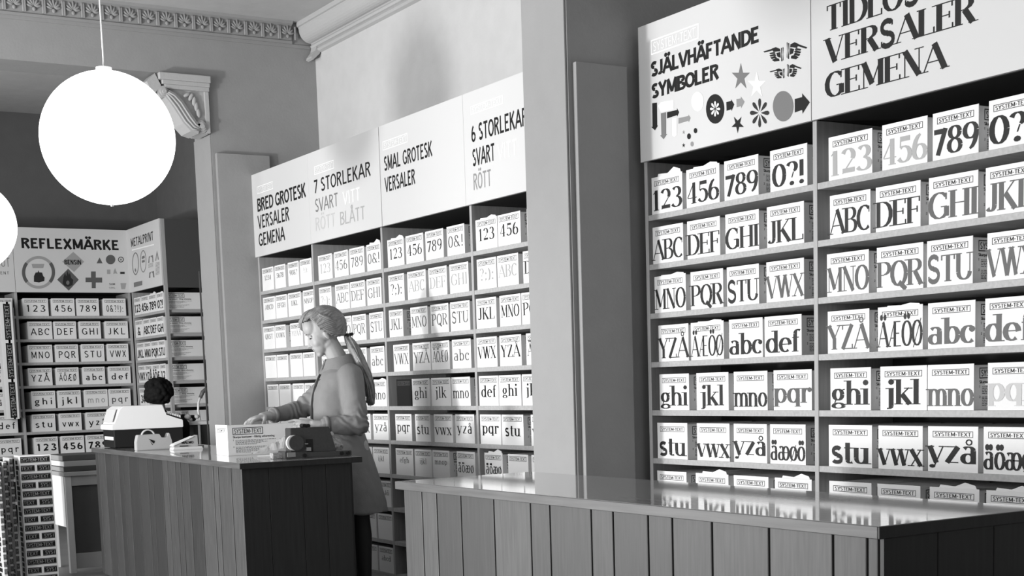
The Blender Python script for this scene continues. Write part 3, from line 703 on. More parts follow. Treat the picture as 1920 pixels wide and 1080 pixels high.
#        style  cap  base wid weight logo_v logo_h logo_w gap
ST_R1 = ('serif', .094, .016, .96, .175, .130, .024, .80, .06)
ST_R2 = ('serif', .098, .016, .97, .19, .130, .024, .80, .06)
ST_M4 = ('serif', .068, .050, .84, .16, .133, .026, .86, .14)
ST_M3 = ('serif', .068, .046, .84, .13, .133, .026, .86, .14)
ST_M2 = ('serif', .066, .046, .84, .11, .133, .026, .86, .14)
ST_M1 = ('serif', .036, .078, .80, .12, .133, .026, .86, .14)
ST_F = ('sans', .066, .040, .74, .14, .130, .028, .86, .32)
ST_FB = ('sans', .070, .036, .82, .20, .130, .028, .86, .3)
ST_T = ('sans', .080, .022, .92, .2, .130, .028, .86, .08)
def rows(unit, st, bay, data, where, group, row0=0, front=.006):
    for r, row in enumerate(data):
        k = row0+r; z = unit.z0-k*unit.pitch
        for i, it in enumerate(row):
            if it is None: continue
            t, xa, xb = it[:3]; opt = it[3] if len(it) > 3 else {}
            ym = 250+r*95
            # height in the photo of this box, found by two steps of the sight line
            for _ in range(3):
                a = unit.uv((xa+xb)/2, ym, front); ym += (a[1]-(z+H/2))*2646/(7.5 if unit in (UM,) else 5 if unit is UR else 14)
            a, b_ = unit.uv(xa, ym, front)[0], unit.uv(xb, ym, front)[0]
            if abs(unit.rz) < .1: loc = (unit.x+a, unit.y+front, z)
            else: loc = (unit.x+front, unit.y-a, z)
            s_ = opt.get('st', st)
            what = 'printed '+t if t else 'without letters'
            lab = 'white card box %s, %s on the %s shelf %s' % (what, ['first', 'second', 'third', 'fourth'][opt.get('n', i)], ORD[k], where)
            if opt.get('dark'): lab = 'black box in the gap of the fifth shelf %s' % where
            letter_box(loc, unit.rz, b_-a, t, s_, lab, group, ink=opt.get('ink'), dark=opt.get('dark', False), sheet=opt.get('sheet', 0))
I1, I2, I3 = dict(ink=M_INK1), dict(ink=M_INK2), dict(ink=M_INK3)  # the paler ones put the glare on the letters into the ink colour
S1 = dict(sheet=1)
rows(UR, ST_R1, 0, [
 [('123', 1222, 1279.5, dict(ink=M_INK1, sheet=1.4)), ('456', 1287, 1349, dict(ink=M_INK1, sheet=.7)), ('789', 1358, 1422, I1), ('0?!', 1444, 1513.6, I1)],
 [('ABC', 1224, 1281, I1), ('DEF', 1288.6, 1350, I1), ('GHI', 1360, 1423, I1), ('JKL', 1438, 1507.5, I1)],
 [('MNO', 1227.5, 1286, dict(ink=M_INK1, sheet=.5)), ('PQR', 1295, 1356, I1), ('STU', 1363, 1423, I1), ('VWX', 1437, 1507.5, I2)],
 [('YZÅ', 1235, 1291, I1), ('ÄÆÖØ', 1295.5, 1357, dict(ink=M_INK1, sheet=.4)), ('abc', 1367, 1430, I1), ('def', 1433.7, 1503, I1)],
 [('ghi', 1237, 1292, I1), ('jkl', 1306, 1366, I1), ('mno', 1376, 1439, I1), ('pqr', 1450.6, 1522, I2)],
 [('stu', 1233, 1289, I1), ('vwx', 1307, 1368, I1), ('yzå', 1376, 1438, I1), ('äæøö', 1444, 1510.6, I1)],
 [('', 1233, 1287.5), ('', 1305, 1366, S1), ('', 1376, 1441), ('', 1453, 1522, S1)]],
 'under the symbols sign', 'letter boxes under the symbols sign')
rows(UR, ST_R2, 1, [
 [('123', 1553.6, 1635.4, I3), ('456', 1654, 1739, I3), ('789', 1748.8, 1835, I1), ('0?!', 1854, 1945)],
 [('ABC', 1556, 1632, I1), ('DEF', 1642, 1726, I1), ('GHI', 1741.5, 1834, I2), ('JKL', 1848, 1940, I2)],
 [('MNO', 1550.5, 1629, I2), ('PQR', 1644, 1731, I2), ('STU', 1738, 1824, I2), ('VWX', 1851, 1943, I2)],
 [('YZÅ', 1552, 1630, I2), ('ÄÆÖØ', 1646, 1730, dict(ink=M_INK1, sheet=.4)), ('abc', 1740, 1828.6, I2), ('def', 1847, 1937, I2)],
 [('ghi', 1557, 1633, I1), ('jkl', 1650.5, 1738), ('mno', 1739.5, 1826, I2), ('pqr', 1852, 1945, I3)],
 [('stu', 1554, 1635, I1), ('vwx', 1647, 1730), ('yzå', 1740, 1834), ('äöæø', 1844, 1938)],
 [('', 1555, 1634), ('', 1645, 1725.6), ('', 1743, 1836, S1), ('', 1849, 1942, S1)]],
 'under the large serif sign', 'letter boxes under the large serif sign')
rows(UM, ST_M4, 3, [
 [('123', 892, 932.3, dict(ink=M_INK1, sheet=.7)), ('456', 933.3, 976, I1), ('789', 988, 1030)],
 [('?;):', 894.4, 930.7, I3), ('ABC', 932.5, 972, I3), ('DEF', 980.7, 1022, I1)],
 [('JKL', 893, 930.7, I1), ('MNO', 937, 976.5, I1), ('PQR', 978, 1020, I1)],
 [('VWX', 894, 932), ('YZÅ', 937, 977.6), ('ÄÖÆØ', 986.7, 1030)],
 [('def', 898.5, 934.6), ('ghi', 935.6, 977), ('jkl', 979, 1020)],
 [('pqr', 900.6, 939.5), ('stu', 941, 981.5), ('vwx', 995.8, 1038)],
 [('äöæø', 909, 942.6, dict(sheet=1)), ('', 953, 990.6), ('', 997, 1040)]],
 'beside the middle pier', 'letter boxes in the bay beside the middle pier')
rows(UM, ST_M3, 2, [
 [('123', 726.7, 757.5, dict(ink=M_INK1, sheet=.9)), ('456', 761, 793.8, I1), ('789', 797.7, 831.4, I1), ('0&!', 838, 871, I2)],
 [('?;):', 728.5, 758, I2), ('ABC', 764, 798.5, I3), ('DEF', 803.7, 838, I3), ('GHI', 843, 878.5, I3)],
 [('JKL', 729.8, 755.7, I2), ('MNO', 770, 802, I2), ('PQR', 807.6, 841, I2), ('STU', 844.6, 881, I2)],
 [('VWX', 738, 767.6, I2), ('YZÅ', 774, 807, I2), ('ÄÖÆØ', 809, 842.8, I1), ('abc', 848, 883, I2)],
 [('', 744, 771, dict(dark=True)), ('ghi', 772.8, 805.7, I1), ('jlk', 809, 845, I1), ('mno', 847, 881.7, I1)],
 [('pqr', 741.7, 772, I1), ('stu', 779, 807, I1), ('vwx', 814, 848.8), ('yzå', 854, 889.5)],
 [('efgh', 742.5, 775, dict(ink=M_INK2, st=ST_M1)), ('ijkl', 778, 809.6, dict(ink=M_INK2, st=ST_M1)), ('mnop', 811.7, 842.8, dict(ink=M_INK1, st=ST_M1)), ('äöæø', 857, 891)]],
 'under the SMAL GROTESK sign', 'letter boxes under the SMAL GROTESK sign')
rows(UM, ST_M2, 1, [
 [('123', 597, 623, I3), ('456', 627, 653, I2), ('789', 655.6, 683, I2), ('0&!', 687.6, 714, dict(ink=M_INK2, sheet=1.2))],
 [('?;):', 599, 622, I3), ('ABC', 629, 655.6, I2), ('DEF', 657, 684.6, I2), ('GHI', 688, 715, I2)],
 [('JKL', 603, 626, I2), ('MNO', 631, 659.5, I2), ('PQR', 661, 686.5, I2), ('STU', 693, 719, I2)],
 [('VWX', 604, 630, I2), ('YZÅ', 632, 657, I2), ('ÄÖÆØ', 661, 688, I2), ('abc', 695, 721, I2)],
 [('def', 608, 634, I2), ('ghi', 637, 662, I2), ('jkl', 666, 692, I2), ('mno', 695, 725, dict(ink=M_INK1, sheet=.6))],
 [('pqr', 610, 636, I2), ('stu', 640, 666, I2), ('vwx', 668, 695, I1), ('yzå', 700, 729.5, I1)],
 [('abcd', 612, 640, dict(st=ST_M1)), ('efgh', 642, 669, dict(st=ST_M1)), ('', 671, 698), ('ijkl', 700, 730, dict(st=ST_M1, ink=M_INK2))],
 [('', 618, 645), ('', 650, 676), ('', 680, 706), ('aåö', 711, 736, dict(st=ST_M1))],
 [('', 622, 648), ('', 651, 677), ('', 680, 705.5), ('', 709, 736.7)],
 [('', 626, 652), ('', 655, 681), ('', 684, 708), ('abcd', 711, 738, dict(st=ST_M1))]],
 'under the 7 STORLEKAR sign', 'letter boxes under the 7 STORLEKAR sign')
rows(UM, ST_M1, 0, [
 [('1234', 492.6, 514), ('5678', 516, 536, I1), ('90&?', 540.6, 561, I2), ('!;):', 563, 584.5, I3)],
 [('ABCD', 494.6, 517, I1), ('EFGH', 518, 539, I1), ('IJKL', 541, 565, I1), ('MNOP', 569, 590, I2)],
 [('QRST', 495, 516, I2), ('UVWX', 517, 536.5, I2), ('YZÅÄ', 545, 568, I3), ('ÖÆØ', 571, 591, I3)],
 [('', 498, 519), ('', 520, 541), ('', 545, 567.6), ('', 569, 591)],
 [('', 502.5, 523), ('', 525, 545.6), ('', 550, 571), ('', 572.5, 594)],
 [('', 504, 525), ('', 527, 548), ('', 552, 573), ('', 575, 596)]],
 'under the BRED GROTESK sign', 'letter boxes under the BRED GROTESK sign')
FB = dict(st=ST_FB)
rows(UF, ST_F, 1, [
 [('123', 43, 90.7), ('456', 96.6, 140), ('789', 143.7, 185.6), ('0&?!):', 194, 236)],
 [('ABC', 52, 97.8), ('DEF', 101, 143), ('GHI', 148.5, 189), ('JKL', 197, 240)],
 [('MNO', 52.5, 98.4), ('PQR', 104, 147), ('STU', 152.5, 195.6), ('VWX', 201, 241)],
 [('YZÅ', 53, 98), ('ÄÖÆØ', 105.5, 148), ('abc', 155.5, 197), ('def', 203.7, 245)],
 [('ghi', 59, 104), ('jkl', 108.5, 152), ('mno', 158.5, 202, I3), ('pqr', 204, 245, I2)],
 [('stu', 60.5, 104), ('vwx', 111.5, 153), ('yzå', 161.5, 204), ('äöæ', 209, 249)],
 [('123', 65, 109, FB), ('456', 114.5, 158, FB), ('789', 161.5, 205, FB), ('0&?', 210, 251, FB)],
 [('ABC', 66, 110, FB), ('DEF', 116, 159, FB), None, None]],
 'under the REFLEXMÄRKE sign', 'letter boxes under the REFLEXMÄRKE sign')
rows(UF, ST_F, 0, [
 [('ABC', -14, 24)], [('GHI', -12, 25)], [('MNO', -12, 27)], [('STU', -10, 28)], [('äöå', -9, 31)], [('def', -8, 33.5)], [('pqr', -4, 40.5)]],
 'at the left photo edge', 'letter boxes in the bay at the left edge of the photo')
rows(UT, ST_T, 0, [
 [('123', 251.7, 264), ('456', 265, 278.5), ('789', 279, 293, S1), ('0?!', 294, 306.5, dict(sheet=.4))],
 [('&', 254, 267.7), ('ABC', 269, 281), ('DEF', 281.7, 294), ('GH', 295, 306.8)],
 [('JKL', 257, 270.5), ('MNO', 271, 283), ('PQR', 284, 297), ('STU', 297.7, 309.5)],
 [('VWX', 260, 272.5), ('YZÅ', 273, 285.5), ('ÄÖÆ', 286, 300), ('12', 301, 311)],
 [('34', 262, 275), ('56', 276, 288), ('78', 289, 301), ('90', 302, 312.5)],
 [('abc', 264, 277), ('def', 278, 290), ('ghi', 291, 303), ('jkl', 304, 314)],
 [('mno', 266, 279), ('pqr', 280, 292), ('stu', 293, 305), ('vwx', 306, 316)]],
 'of the narrow corner shelving', 'letter boxes in the narrow corner shelving')
# ------------------------------------------------------------------ the two counters
def counter(label, loc, rz, L, Wd, cuts, end_over, endcuts, gap):
    o = empty('shop_counter', loc, rz); tag(o, label, 'counter')
    e = end_over
    box('countertop', M_TOP, .006, Wd, .006, L, .872, .90, o, .0015)
    box('edge_band', M_EDGE, 0, .0055, .006, L, .870, .8995, o, .0015)
    box('end_band', M_PLANKD, 0, Wd, -.001, .0055, .870, .8995, o, .0015)
    box('carcass', M_BLACK, .0235, Wd-.06, e+.012, L-.03, .02, .872, o)
    for a, b in zip(cuts, cuts[1:]):
        box('plank', M_PLANK, .018, .036, a+gap, b-gap, .02, .872, o, .003)
    for a, b in zip(endcuts, endcuts[1:]):
        box('end_plank', M_PLANKD, a+.001, b-.001, e, e+.014, .02, .872, o, .0015)
    box('back_board', M_PLANKD, Wd-.058, Wd-.04, e+.016, L-.03, .02, .872, o)
    return o
yl = [6.75, 6.922, 7.134, 7.223, 7.45, 7.662, 7.827, 7.936, 8.096, 8.216, 8.423, 8.541, 8.756, 8.987, 9.131, 9.253, 9.42, 9.62, 9.80, 9.90]
LC = counter('plank-fronted wooden counter where the woman packs a box', (2.547, 6.722, 0), math.radians(-2.36), 3.2, .665, [y-6.722 for y in yl], .03, [.018, .16, .34, .47, .61], .0062)
yr = [2.352, 2.389, 2.502, 2.731, 2.958, 3.131, 3.243, 3.415, 3.529, 3.759, 3.874, 4.106, 4.332, 4.51, 4.624, 4.77]
RC = counter('long plank-fronted wooden counter with a mirror-like top at the right front', (2.437, 2.333, 0), 0, 2.47, .615, [y-2.333 for y in yr], .003, [.018, .2, .4, .575], .003)
def onLC(x, y, z=.90):
    return ON(x, y, 2, z)
# ------------------------------------------------------------------ on the left counter
LR = math.radians(-2.4)
# adding machine under a white hood
q = onLC(210, 841); mc = empty('cash_register', (q.x+.012, q.y-.02, .90), LR); tag(mc, 'white-hooded cash register with a black base on the counter', 'cash register')
box('base', M_BLACK, 0, .475, 0, .30, .003, .125, mc, .006)
prism('hood', M_WHITEP, [(-.012, .125), (.478, .125), (.478, .176), (.360, .212), (.342, .282), (.07, .282), (.045, .262), (.012, .165), (-.012, .155)], 1, -.012, .315, mc, .004)
bm = bmesh.new(); add_prism(bm, [(-.001, .178), (.03, .263), (.034, .262), (.003, .177)], 1, .03, .275); finish(bm, 'window_panel', mat('smoked_panel', .55, .5), mc)
kb = prism('keyboard', M_BLACK, [(.370, .212), (.474, .180), (.474, .186), (.370, .222)], 1, .0, .30, mc)
bm = bmesh.new()
for i in range(6):
    for j in range(7): add_box(bm, .376+i*.016, .387+i*.016, .004+j*.042, .027+j*.042, .212-i*.0048, .2300-i*.0048, .001)
finish(bm, 'keys', M_WHITEP, kb)['kind'] = 'stuff'
box('name_plate', M_WHITEP, -.003, 0, .01, .25, .055, .078, mc)
# tape dispenser, grey
p0 = onLC(252, 845); p1 = onLC(321, 843)
td = empty('tape_dispenser', (p0.x+.002, p0.y-.06, .90), LR); tag(td, 'grey desk tape dispenser with a clear tape roll on the counter', 'tape dispenser')
k = .00338
def TD(x, y): return ((x-253)*k, (845-y)*k)
prism('body', M_GREYP, [TD(252, 845), TD(322, 845), TD(320, 829), TD(316.5, 814), TD(314, 814), TD(311, 823), TD(300, 823), TD(297, 815), TD(256, 815.5), TD(252.5, 828)], 1, 0, .065, td, .003)
bm = bmesh.new(); c = TD(277, 819)
n = 30
for r0, r1 in ((.038, .046),):
    va = [[bm.verts.new((c[0]+r*math.cos(2*PI*i/n), yy, c[1]+r*math.sin(2*PI*i/n))) for i in range(n)] for r, yy in ((r0, .02), (r1, .02), (r1, .045), (r0, .045))]
    for q in range(4):
        for i in range(n): bm.faces.new((va[q][i], va[q][(i+1) % n], va[(q+1) % 4][(i+1) % n], va[(q+1) % 4][i]))
finish(bm, 'tape_roll', mat('clear_tape', .5, .2), td, True)
link('emblem', flat_mesh('emblem', [[TD(275, 823), TD(288, 828), TD(285, 830), TD(280, 828)], [TD(277, 826), TD(283, 835), TD(281.5, 835)], [TD(279.5, 828), TD(287, 829.5), TD(285, 833)]], M_INK, -.001), td)
# small wedge with MALMÖ
p = onLC(322, 844)
wd = empty('wedge_stand', (p.x, p.y-.03, .90), LR); tag(wd, 'small pale wedge stand lettered MALMO lying on the counter', 'desk stand')
k = .0033
def WD(x, y): return ((x-322)*k, (844-y)*k)
prism('foot', M_WHITEP, [WD(322, 844), WD(381, 844), WD(379, 839), WD(324, 839)], 1, 0, .09, wd, .001)
prism('wedge', M_GREYP, [WD(325, 838.8), WD(372, 838.8), WD(372, 817), WD(362, 821), WD(328, 834)], 1, .01, .08, wd, .001)
prism('sloped_plate', M_WHITEP, [WD(323, 837), WD(327, 834.5), WD(363, 820.2), WD(364, 819), WD(326, 832.5), WD(323, 835)], 1, .005, .085, wd)
link('lettering', flat_mesh('lettering', shift(text_geo('MALMO', .017, .075, 'sans', .24, .1), WD(340, 833)[0], WD(340, 833)[1]), M_INK, .0085), wd)
box('rail', M_BLACK, .045, .10, .004, .0095, WD(0, 837.6)[1], WD(0, 836.2)[1], wd)
# papers behind it
def paper(label, x, y, z, pts, rz, t=.002, mt=M_CARD, bump=.0):
    bm = bmesh.new(); add_prism(bm, pts, 2, 0, t); o = finish(bm, 'paper', mt); o.location = (x, y, z); o.rotation_euler = (0, 0, rz); return tag(o, label, 'paper')
paper('dark folded leaflet beside the wedge stand', 3.06, 8.98, .90, [(0, 0), (.12, .01), (.13, .10), (.02, .11)], .2, .014, mat('leaflet_grey', .16))
# the carton she holds
p = onLC(431.5, 855)
bx = letter_box((p.x, p.y+.215, .90), R90+LR, .215, '', ('serif', .094, .016, .97, .21, .130, .024, .80, .06), 'white letter box on the counter under the hand of the woman', None)
bx.name = 'letter_box_on_counter'; bx.name = 'carton'
# paper bag, crumpled, and card under it
def crumple(name, label, cat, c, r, seed, mt, amp=.25, parent=None, rot=None, n=22):
    bm = bmesh.new(); add_ball(bm, (0, 0, 0), r, seg=n*2, rings=n)
    for v in bm.verts:
        q = v.co.copy(); f = 1+amp*(noise.noise(q*22+Vector((seed, 0, 0)))+.6*abs(noise.noise(q*48+Vector((0, seed, 0)))))
        v.co = q*f
        if v.co.z < -r[2]*.8: v.co.z = -r[2]*.8
    if rot is not None: bm.transform(rot.to_4x4())
    o = finish(bm, name, mt, parent, False); o.location = c
    if label: tag(o, label, cat)
    return o
p = onLC(505, 853)
bm = bmesh.new(); N = 26; vs = []
for i in range(N+1):
    row = []
    for j in range(9):
        u, v = i/N, j/8
        x = u*.30; y = (v-.5)*.12*(.20+.9*min(1, u*1.6)); h = (.010+.135*u**1.1)*(.35+.65*abs(math.sin(PI*v))**.5)
        h += .012*noise.noise(Vector((u*11, v*5, 2)))*min(1, u*2); y += .010*noise.noise(Vector((u*8, v*3, 7)))
        row.append(bm.verts.new((x, y, max(.003, h))))
    vs.append(row)
for i in range(N):
    for j in range(8): bm.faces.new((vs[i][j], vs[i+1][j], vs[i+1][j+1], vs[i][j+1]))
bmesh.ops.solidify(bm, geom=bm.faces[:], thickness=.002)
o = finish(bm, 'paper_bag', mat('bag_paper', .62, .6, bump=.3, bscale=30)); o.location = (2.905, 7.46, .906); o.rotation_euler = (0, 0, LR-.02)
tag(o, 'crumpled pale paper bag lying in front of the box on the counter', 'paper bag')
q = Vector((2.89, 7.40, .9))
paper('white card lying under the paper bag on the counter', q.x, q.y-.1, .90, [(0, .05), (.17, -.02), (.22, 0), (.10, .09)], 0, .003, M_CARD)
q = onLC(509, 861)
sp = box('tape_box', mat('speckled_card', .30, .6, var=.6, vscale=140), 0, .13, 0, .05, 0, .032, None, .004); sp.location = (q.x, q.y-.02, .90); sp.rotation_euler = (0, 0, LR)
tag(sp, 'small speckled tape carton beside the dark tape dispenser', 'box')
# heavy dark dispenser
q = onLC(534, 861)
hd = empty('packing_tape_dispenser', (q.x+.005, q.y-.0, .90), LR-.02); tag(hd, 'heavy dark gummed-tape dispenser at the near end of the counter', 'tape dispenser')
M_HD = mat('hammered_enamel', .05, .4, var=.1, vscale=100)
kk = 1/ (2646.3/7.55)*1.07
def HD(x, y): return ((x-534)*kk, (860-y)*kk)
prism('bed', M_HD, [HD(534, 860), HD(655, 860), HD(655, 851), HD(540, 850), HD(540, 847), HD(534, 847)], 1, 0, .12, hd, .003)
prism('body', M_HD, [HD(546.5, 851), HD(629, 851), HD(617, 808), HD(547, 808)], 1, .015, .105, hd, .003)
c = HD(551, 833)
bm = bmesh.new(); add_disc(bm, (c[0], .013, c[1]), (0, 1, 0), .040, .018, 36); finish(bm, 'tape_wheel', M_WHITEP, hd)
bm = bmesh.new(); add_disc(bm, (c[0]+.011, .002, c[1]-.001), (0, 1, 0), .040, .012, 36); finish(bm, 'wheel_cover', M_HD, hd)
for x, y in ((575, 805), (582, 805.5)):
    c = HD(x, y); bm = bmesh.new(); add_disc(bm, (c[0], .06, c[1]), (0, 1, 0), .011, .05, 16); finish(bm, 'knob', M_BLACK, hd)
c = HD(564, 828); bm = bmesh.new(); add_ball(bm, (c[0], .012, c[1]), (.009, .006, .009)); finish(bm, 'screw', M_STEEL, hd, True)
a, c = HD(574, 850), HD(586, 828); box('opening', mat('void', .004), a[0], c[0], .0135, .0155, a[1], c[1], hd)
a, c = HD(573, 849), HD(582, 842); box('feed_roller', M_STEEL, a[0], c[0], .008, .0134, a[1], c[1], hd, .002)
a = HD(569, 850); box('feed_roller_guide', M_STEEL, a[0]+.004, a[0]+.024, .008, .0134, a[1]+.04, a[1]+.046, hd, .001)
for x in (568, 636, 648):
    c = HD(x, 858); bm = bmesh.new(); add_disc(bm, (c[0], -.004, c[1]+.008), (0, 1, 0), .010, .01, 16); finish(bm, 'foot_knob', M_BLACK, hd)
a, c = HD(537, 857), HD(552, 849); box('cutter_plate', mat('dull_steel', .35, .4, metal=.6), a[0], c[0], -.003, 0, a[1], c[1], hd, .001)
q = onLC(640, 850)
crumple('crumpled_tape', 'crumpled ball of clear tape behind the dark dispenser', 'tape', (q.x-.02, q.y+.10, .952), (.055, .05, .055), 3.0, mat('crumpled_cellophane', .25, .3, var=.5, vscale=60), .5)
# ------------------------------------------------------------------ left edge: display column, side table, books
def pattern(name, w, h, rows_, mt_bg, off):
    pol = []; ph = h/rows_
    for r in range(rows_):
        v = r*ph+ph*.12; hh = ph*.74
        if r % 2 == 0: spans = [(-.3, .95, .06)]
        else: spans = [(-.45, .48, .02), (.56, 1.5, .0)]
        for a, b, _ in spans:
            a2, b2 = max(.02, a), min(.97, b)
            pol.append(rect(a2*w, b2*w, v, v+hh))
    return pol
def wrapped_panel(label, x, y, w, d, h, rows_=16, mt=M_CARD, side=True, z=0):
    o = box('display_carton', mt, 0, w, 0, d, 0, h, None, .002); o.location = (x, y, z); tag(o, label, 'carton')
    ph = h/rows_; inkp = []; whitep = []
    for r in range(rows_):
        v = r*ph+ph*.13; hh = ph*.72
        spans = [(-.04, .95)] if r % 2 == 0 else [(-.62, .46), (.54, 1.62)]
        for a, b in spans:
            a2, b2 = max(.03, a), min(.955, b); inkp.append(rect(a2*w, b2*w, v, v+hh))
            t = text_geo('SYSTEM-TEXT', hh*.52, (b-a)*w*.86, 'sans', .13, .07)
            for f in shift(t, a*w+(b-a)*w*.07, v+hh*.24):
                us = [q[0] for q in f]
                if min(us) > .045*w and max(us) < .94*w: whitep.append(f)
            whitep += [rect((a2+.01)*w, (b2-.01)*w, v+hh*.08, v+hh*.12), rect((a2+.01)*w, (b2-.01)*w, v+hh*.86, v+hh*.90)]
    link('label_strips', flat_mesh('label_strips', inkp, M_INK, -.001), o)
    link('lettering', flat_mesh('lettering', whitep, mat('label_grey', .34), -.0016), o)
    if side:
        pol = []
        rnd = random.Random(int(x*100))
        for r in range(int(h/.035)):
            v = r*.035+.006; pol.append(rect(d*.25, d*(.55+rnd.random()*.3), v, v+.026))
        s_ = link('side_strips', flat_mesh('side_strips', pol, M_INK, 0), o); s_.rotation_euler = (0, 0, R90); s_.location = (-.0012, d, 0)
    return o
Yd = 9.85
xs = [ON(x, 960, 1, Yd).x for x in (1, 14, 26, 38, 108)]
ht = ON(70, 853, 1, Yd).z
xa = ON(36, 860, 1, Yd).x; xb = ON(92, 853, 1, Yd).x
wrapped_panel('white display carton with rows of black name strips, beside the side table', xa, Yd, xb-xa+.012, .16, ht, 15)
for i, (a, dy) in enumerate(((20, .0), (8, -.10), (-4, -.2))):
    yy = Yd+dy; x0 = ON(a+2, 930, 1, yy).x
    wrapped_panel(['thin striped display carton just left of the white one', 'second thin striped display carton from the white one', 'thin striped display carton cut by the left photo edge'][i], x0, yy, .022, .2, ht-.01-.02*i, 17, mt=mat('panel_grey', .5), side=True)
# tall hanging cartons printed with the name, turned upright
Yt = 14.16
a = ON(-2, 570, 1, Yt); b2 = ON(22, 570, 1, Yt); zb = ON(20, 786, 1, Yt).z; zt = ON(10, 566, 1, Yt).z
w = b2.x-a.x; h = zt-zb
o = box('hanging_carton', M_CARD, 0, w, 0, .12, 0, h, None, .002); o.location = (a.x+.0, Yt, zb); tag(o, 'tall white carton with upright black name strips at the left edge', 'carton')
pol = []; wh = []
L3 = h/3
def up(f, u0, v0): return [(u0-q[1], v0+q[0]) for q in f]
for r in range(3):
    v0 = r*L3+.012; pol.append(rect(w*.30, w*.82, v0, v0+L3*.92))
    for f in text_geo('SYSTEM-TEXT', w*.34, L3*.84, 'sans', .15, .07): wh.append(up(f, w*.74, v0+L3*.04))
link('label_strips', flat_mesh('label_strips', pol, M_INK, -.001), o); link('lettering', flat_mesh('lettering', wh, mat('label_grey', .34), -.0016), o)
for i, (x0, x1, mt, lab) in enumerate(((24, 28.5, mat('panel_dark', .05), 'dark upright slat beside the tall name-printed carton'), (29.5, 33, M_CARD, 'white upright slat right of the dark one'), (34.5, 38, mat('panel_grey', .5), 'grey upright slat nearest the REFLEXMÄRKE boxes'))):
    ya = Yt+.02*i; A = ON(x0, 700, 1, ya).x; B = ON(x1, 700, 1, ya).x
    s_ = box('sample_slat', mt, 0, B-A, 0, .08, 0, h-.03*i, None, .001); s_.location = (A-.02, ya, zb+.005*i); tag(s_, lab, 'slat')
# white side table
Yc = 10.18
xA = ON(125, 950, 1, Yc).x; xB = ON(203, 950, 1, Yc).x; zt = ON(150, 884, 1, Yc).z
tb = empty('side_table', (xA, Yc, 0)); tag(tb, 'white side table with a dark front panel under the stacked binders', 'side table')
Wt, Dt = .50, .50
box('table_top', mat('table_grey', .35), -.012, Wt, -.012, Dt, zt-.03, zt, tb, .003)
box('side_board', mat('side_white', .9), 0, .02, .03, Dt-.04, .33, zt-.03, tb, .002)
for x in (0, Wt-.045):
    for y in (0, Dt-.045): box('leg', mat('leg_white', .55, .5), x, x+.045, y, y+.045, 0, zt-.031, tb, .002)
box('apron', mat('table_grey', .35), .046, Wt-.046, .004, .02, zt-.10, zt-.031, tb, .002)
box('front_panel', mat('grey_fabric', .07, .8, bump=.2, bscale=200), .046, Wt-.046, .02, .03, .14, zt-.10, tb)
box('lower_board', mat('table_grey', .35), .046, Wt-.046, .012, .03, .03, .139, tb, .002)
bz = zt+.001
for i, (g_, hh, dx, lab) in enumerate(((.05, .036, .0, 'dark binder lying lowest on the side table'), (.30, .040, .004, 'grey white-edged box file in the middle of the stack'), (.055, .040, -.003, 'dark binder lying on top of the stack'))):
    o = empty('binder', (xA+.0+dx, Yc+.01, bz)); tag(o, lab, 'binder', None)
    box('cover', mat('binder_%d' % i, g_, .6), 0, Wt-.03, 0, .40, 0, hh, o, .003)
    box('spine', mat('spine_%d' % i, (.35, .8, .32)[i], .6), -.003, 0, .005, .39, .003, hh-.003, o)
    bz += hh+.001
# lever press seen beside the jamb
Yp = 12.0
a = ON(338, 797, 1, Yp)
lp = empty('lever_press', (a.x, Yp, a.z)); tag(lp, 'white bench press with a curved dark-gripped lever beside the jamb', 'machine')
X_ = lambda x, y: (ON(x, y, 1, Yp).x-a.x, 0, ON(x, y, 1, Yp).z-a.z)
e1 = X_(396, 790); box('tray', M_WHITEP, 0, e1[0]+.03, -.02, .28, -.004, .026, lp, .003)
tube('lever', M_WHITEP, [X_(375, 788), X_(371.5, 770), X_(372, 755), X_(376, 743)], .010, lp)
tube('grip', mat('grip_grey', .10, .5), [X_(375.5, 746), X_(380, 735), X_(386, 730), X_(392, 731)], [.016, .018, .018, .014], lp)
tube('post', M_WHITEP, [X_(373, 795), X_(375, 830), X_(376, 900)], .012, lp)
for x, y, r in ((345, 783, .03), (363, 784, .028)):
    bm = bmesh.new(); c = X_(x, y); add_disc(bm, (c[0], .03, c[2]), (0, 1, 0), r, .04, 18); finish(bm, 'ink_roller', M_BLACK, lp)
bm = bmesh.new()
for x, y, r in ((352, 782, .03), (369, 781, .022), (357, 787, .02)): c = X_(x, y); add_ball(bm, (c[0], .0, c[2]), (r, r, r*.9), seg=12, rings=8)
finish(bm, 'platen', mat('platen_white', .6), lp, True)
box('cabinet', mat('bench_dark', .03), .12, e1[0]+.10, .0, .26, -a.z, -.005, lp)
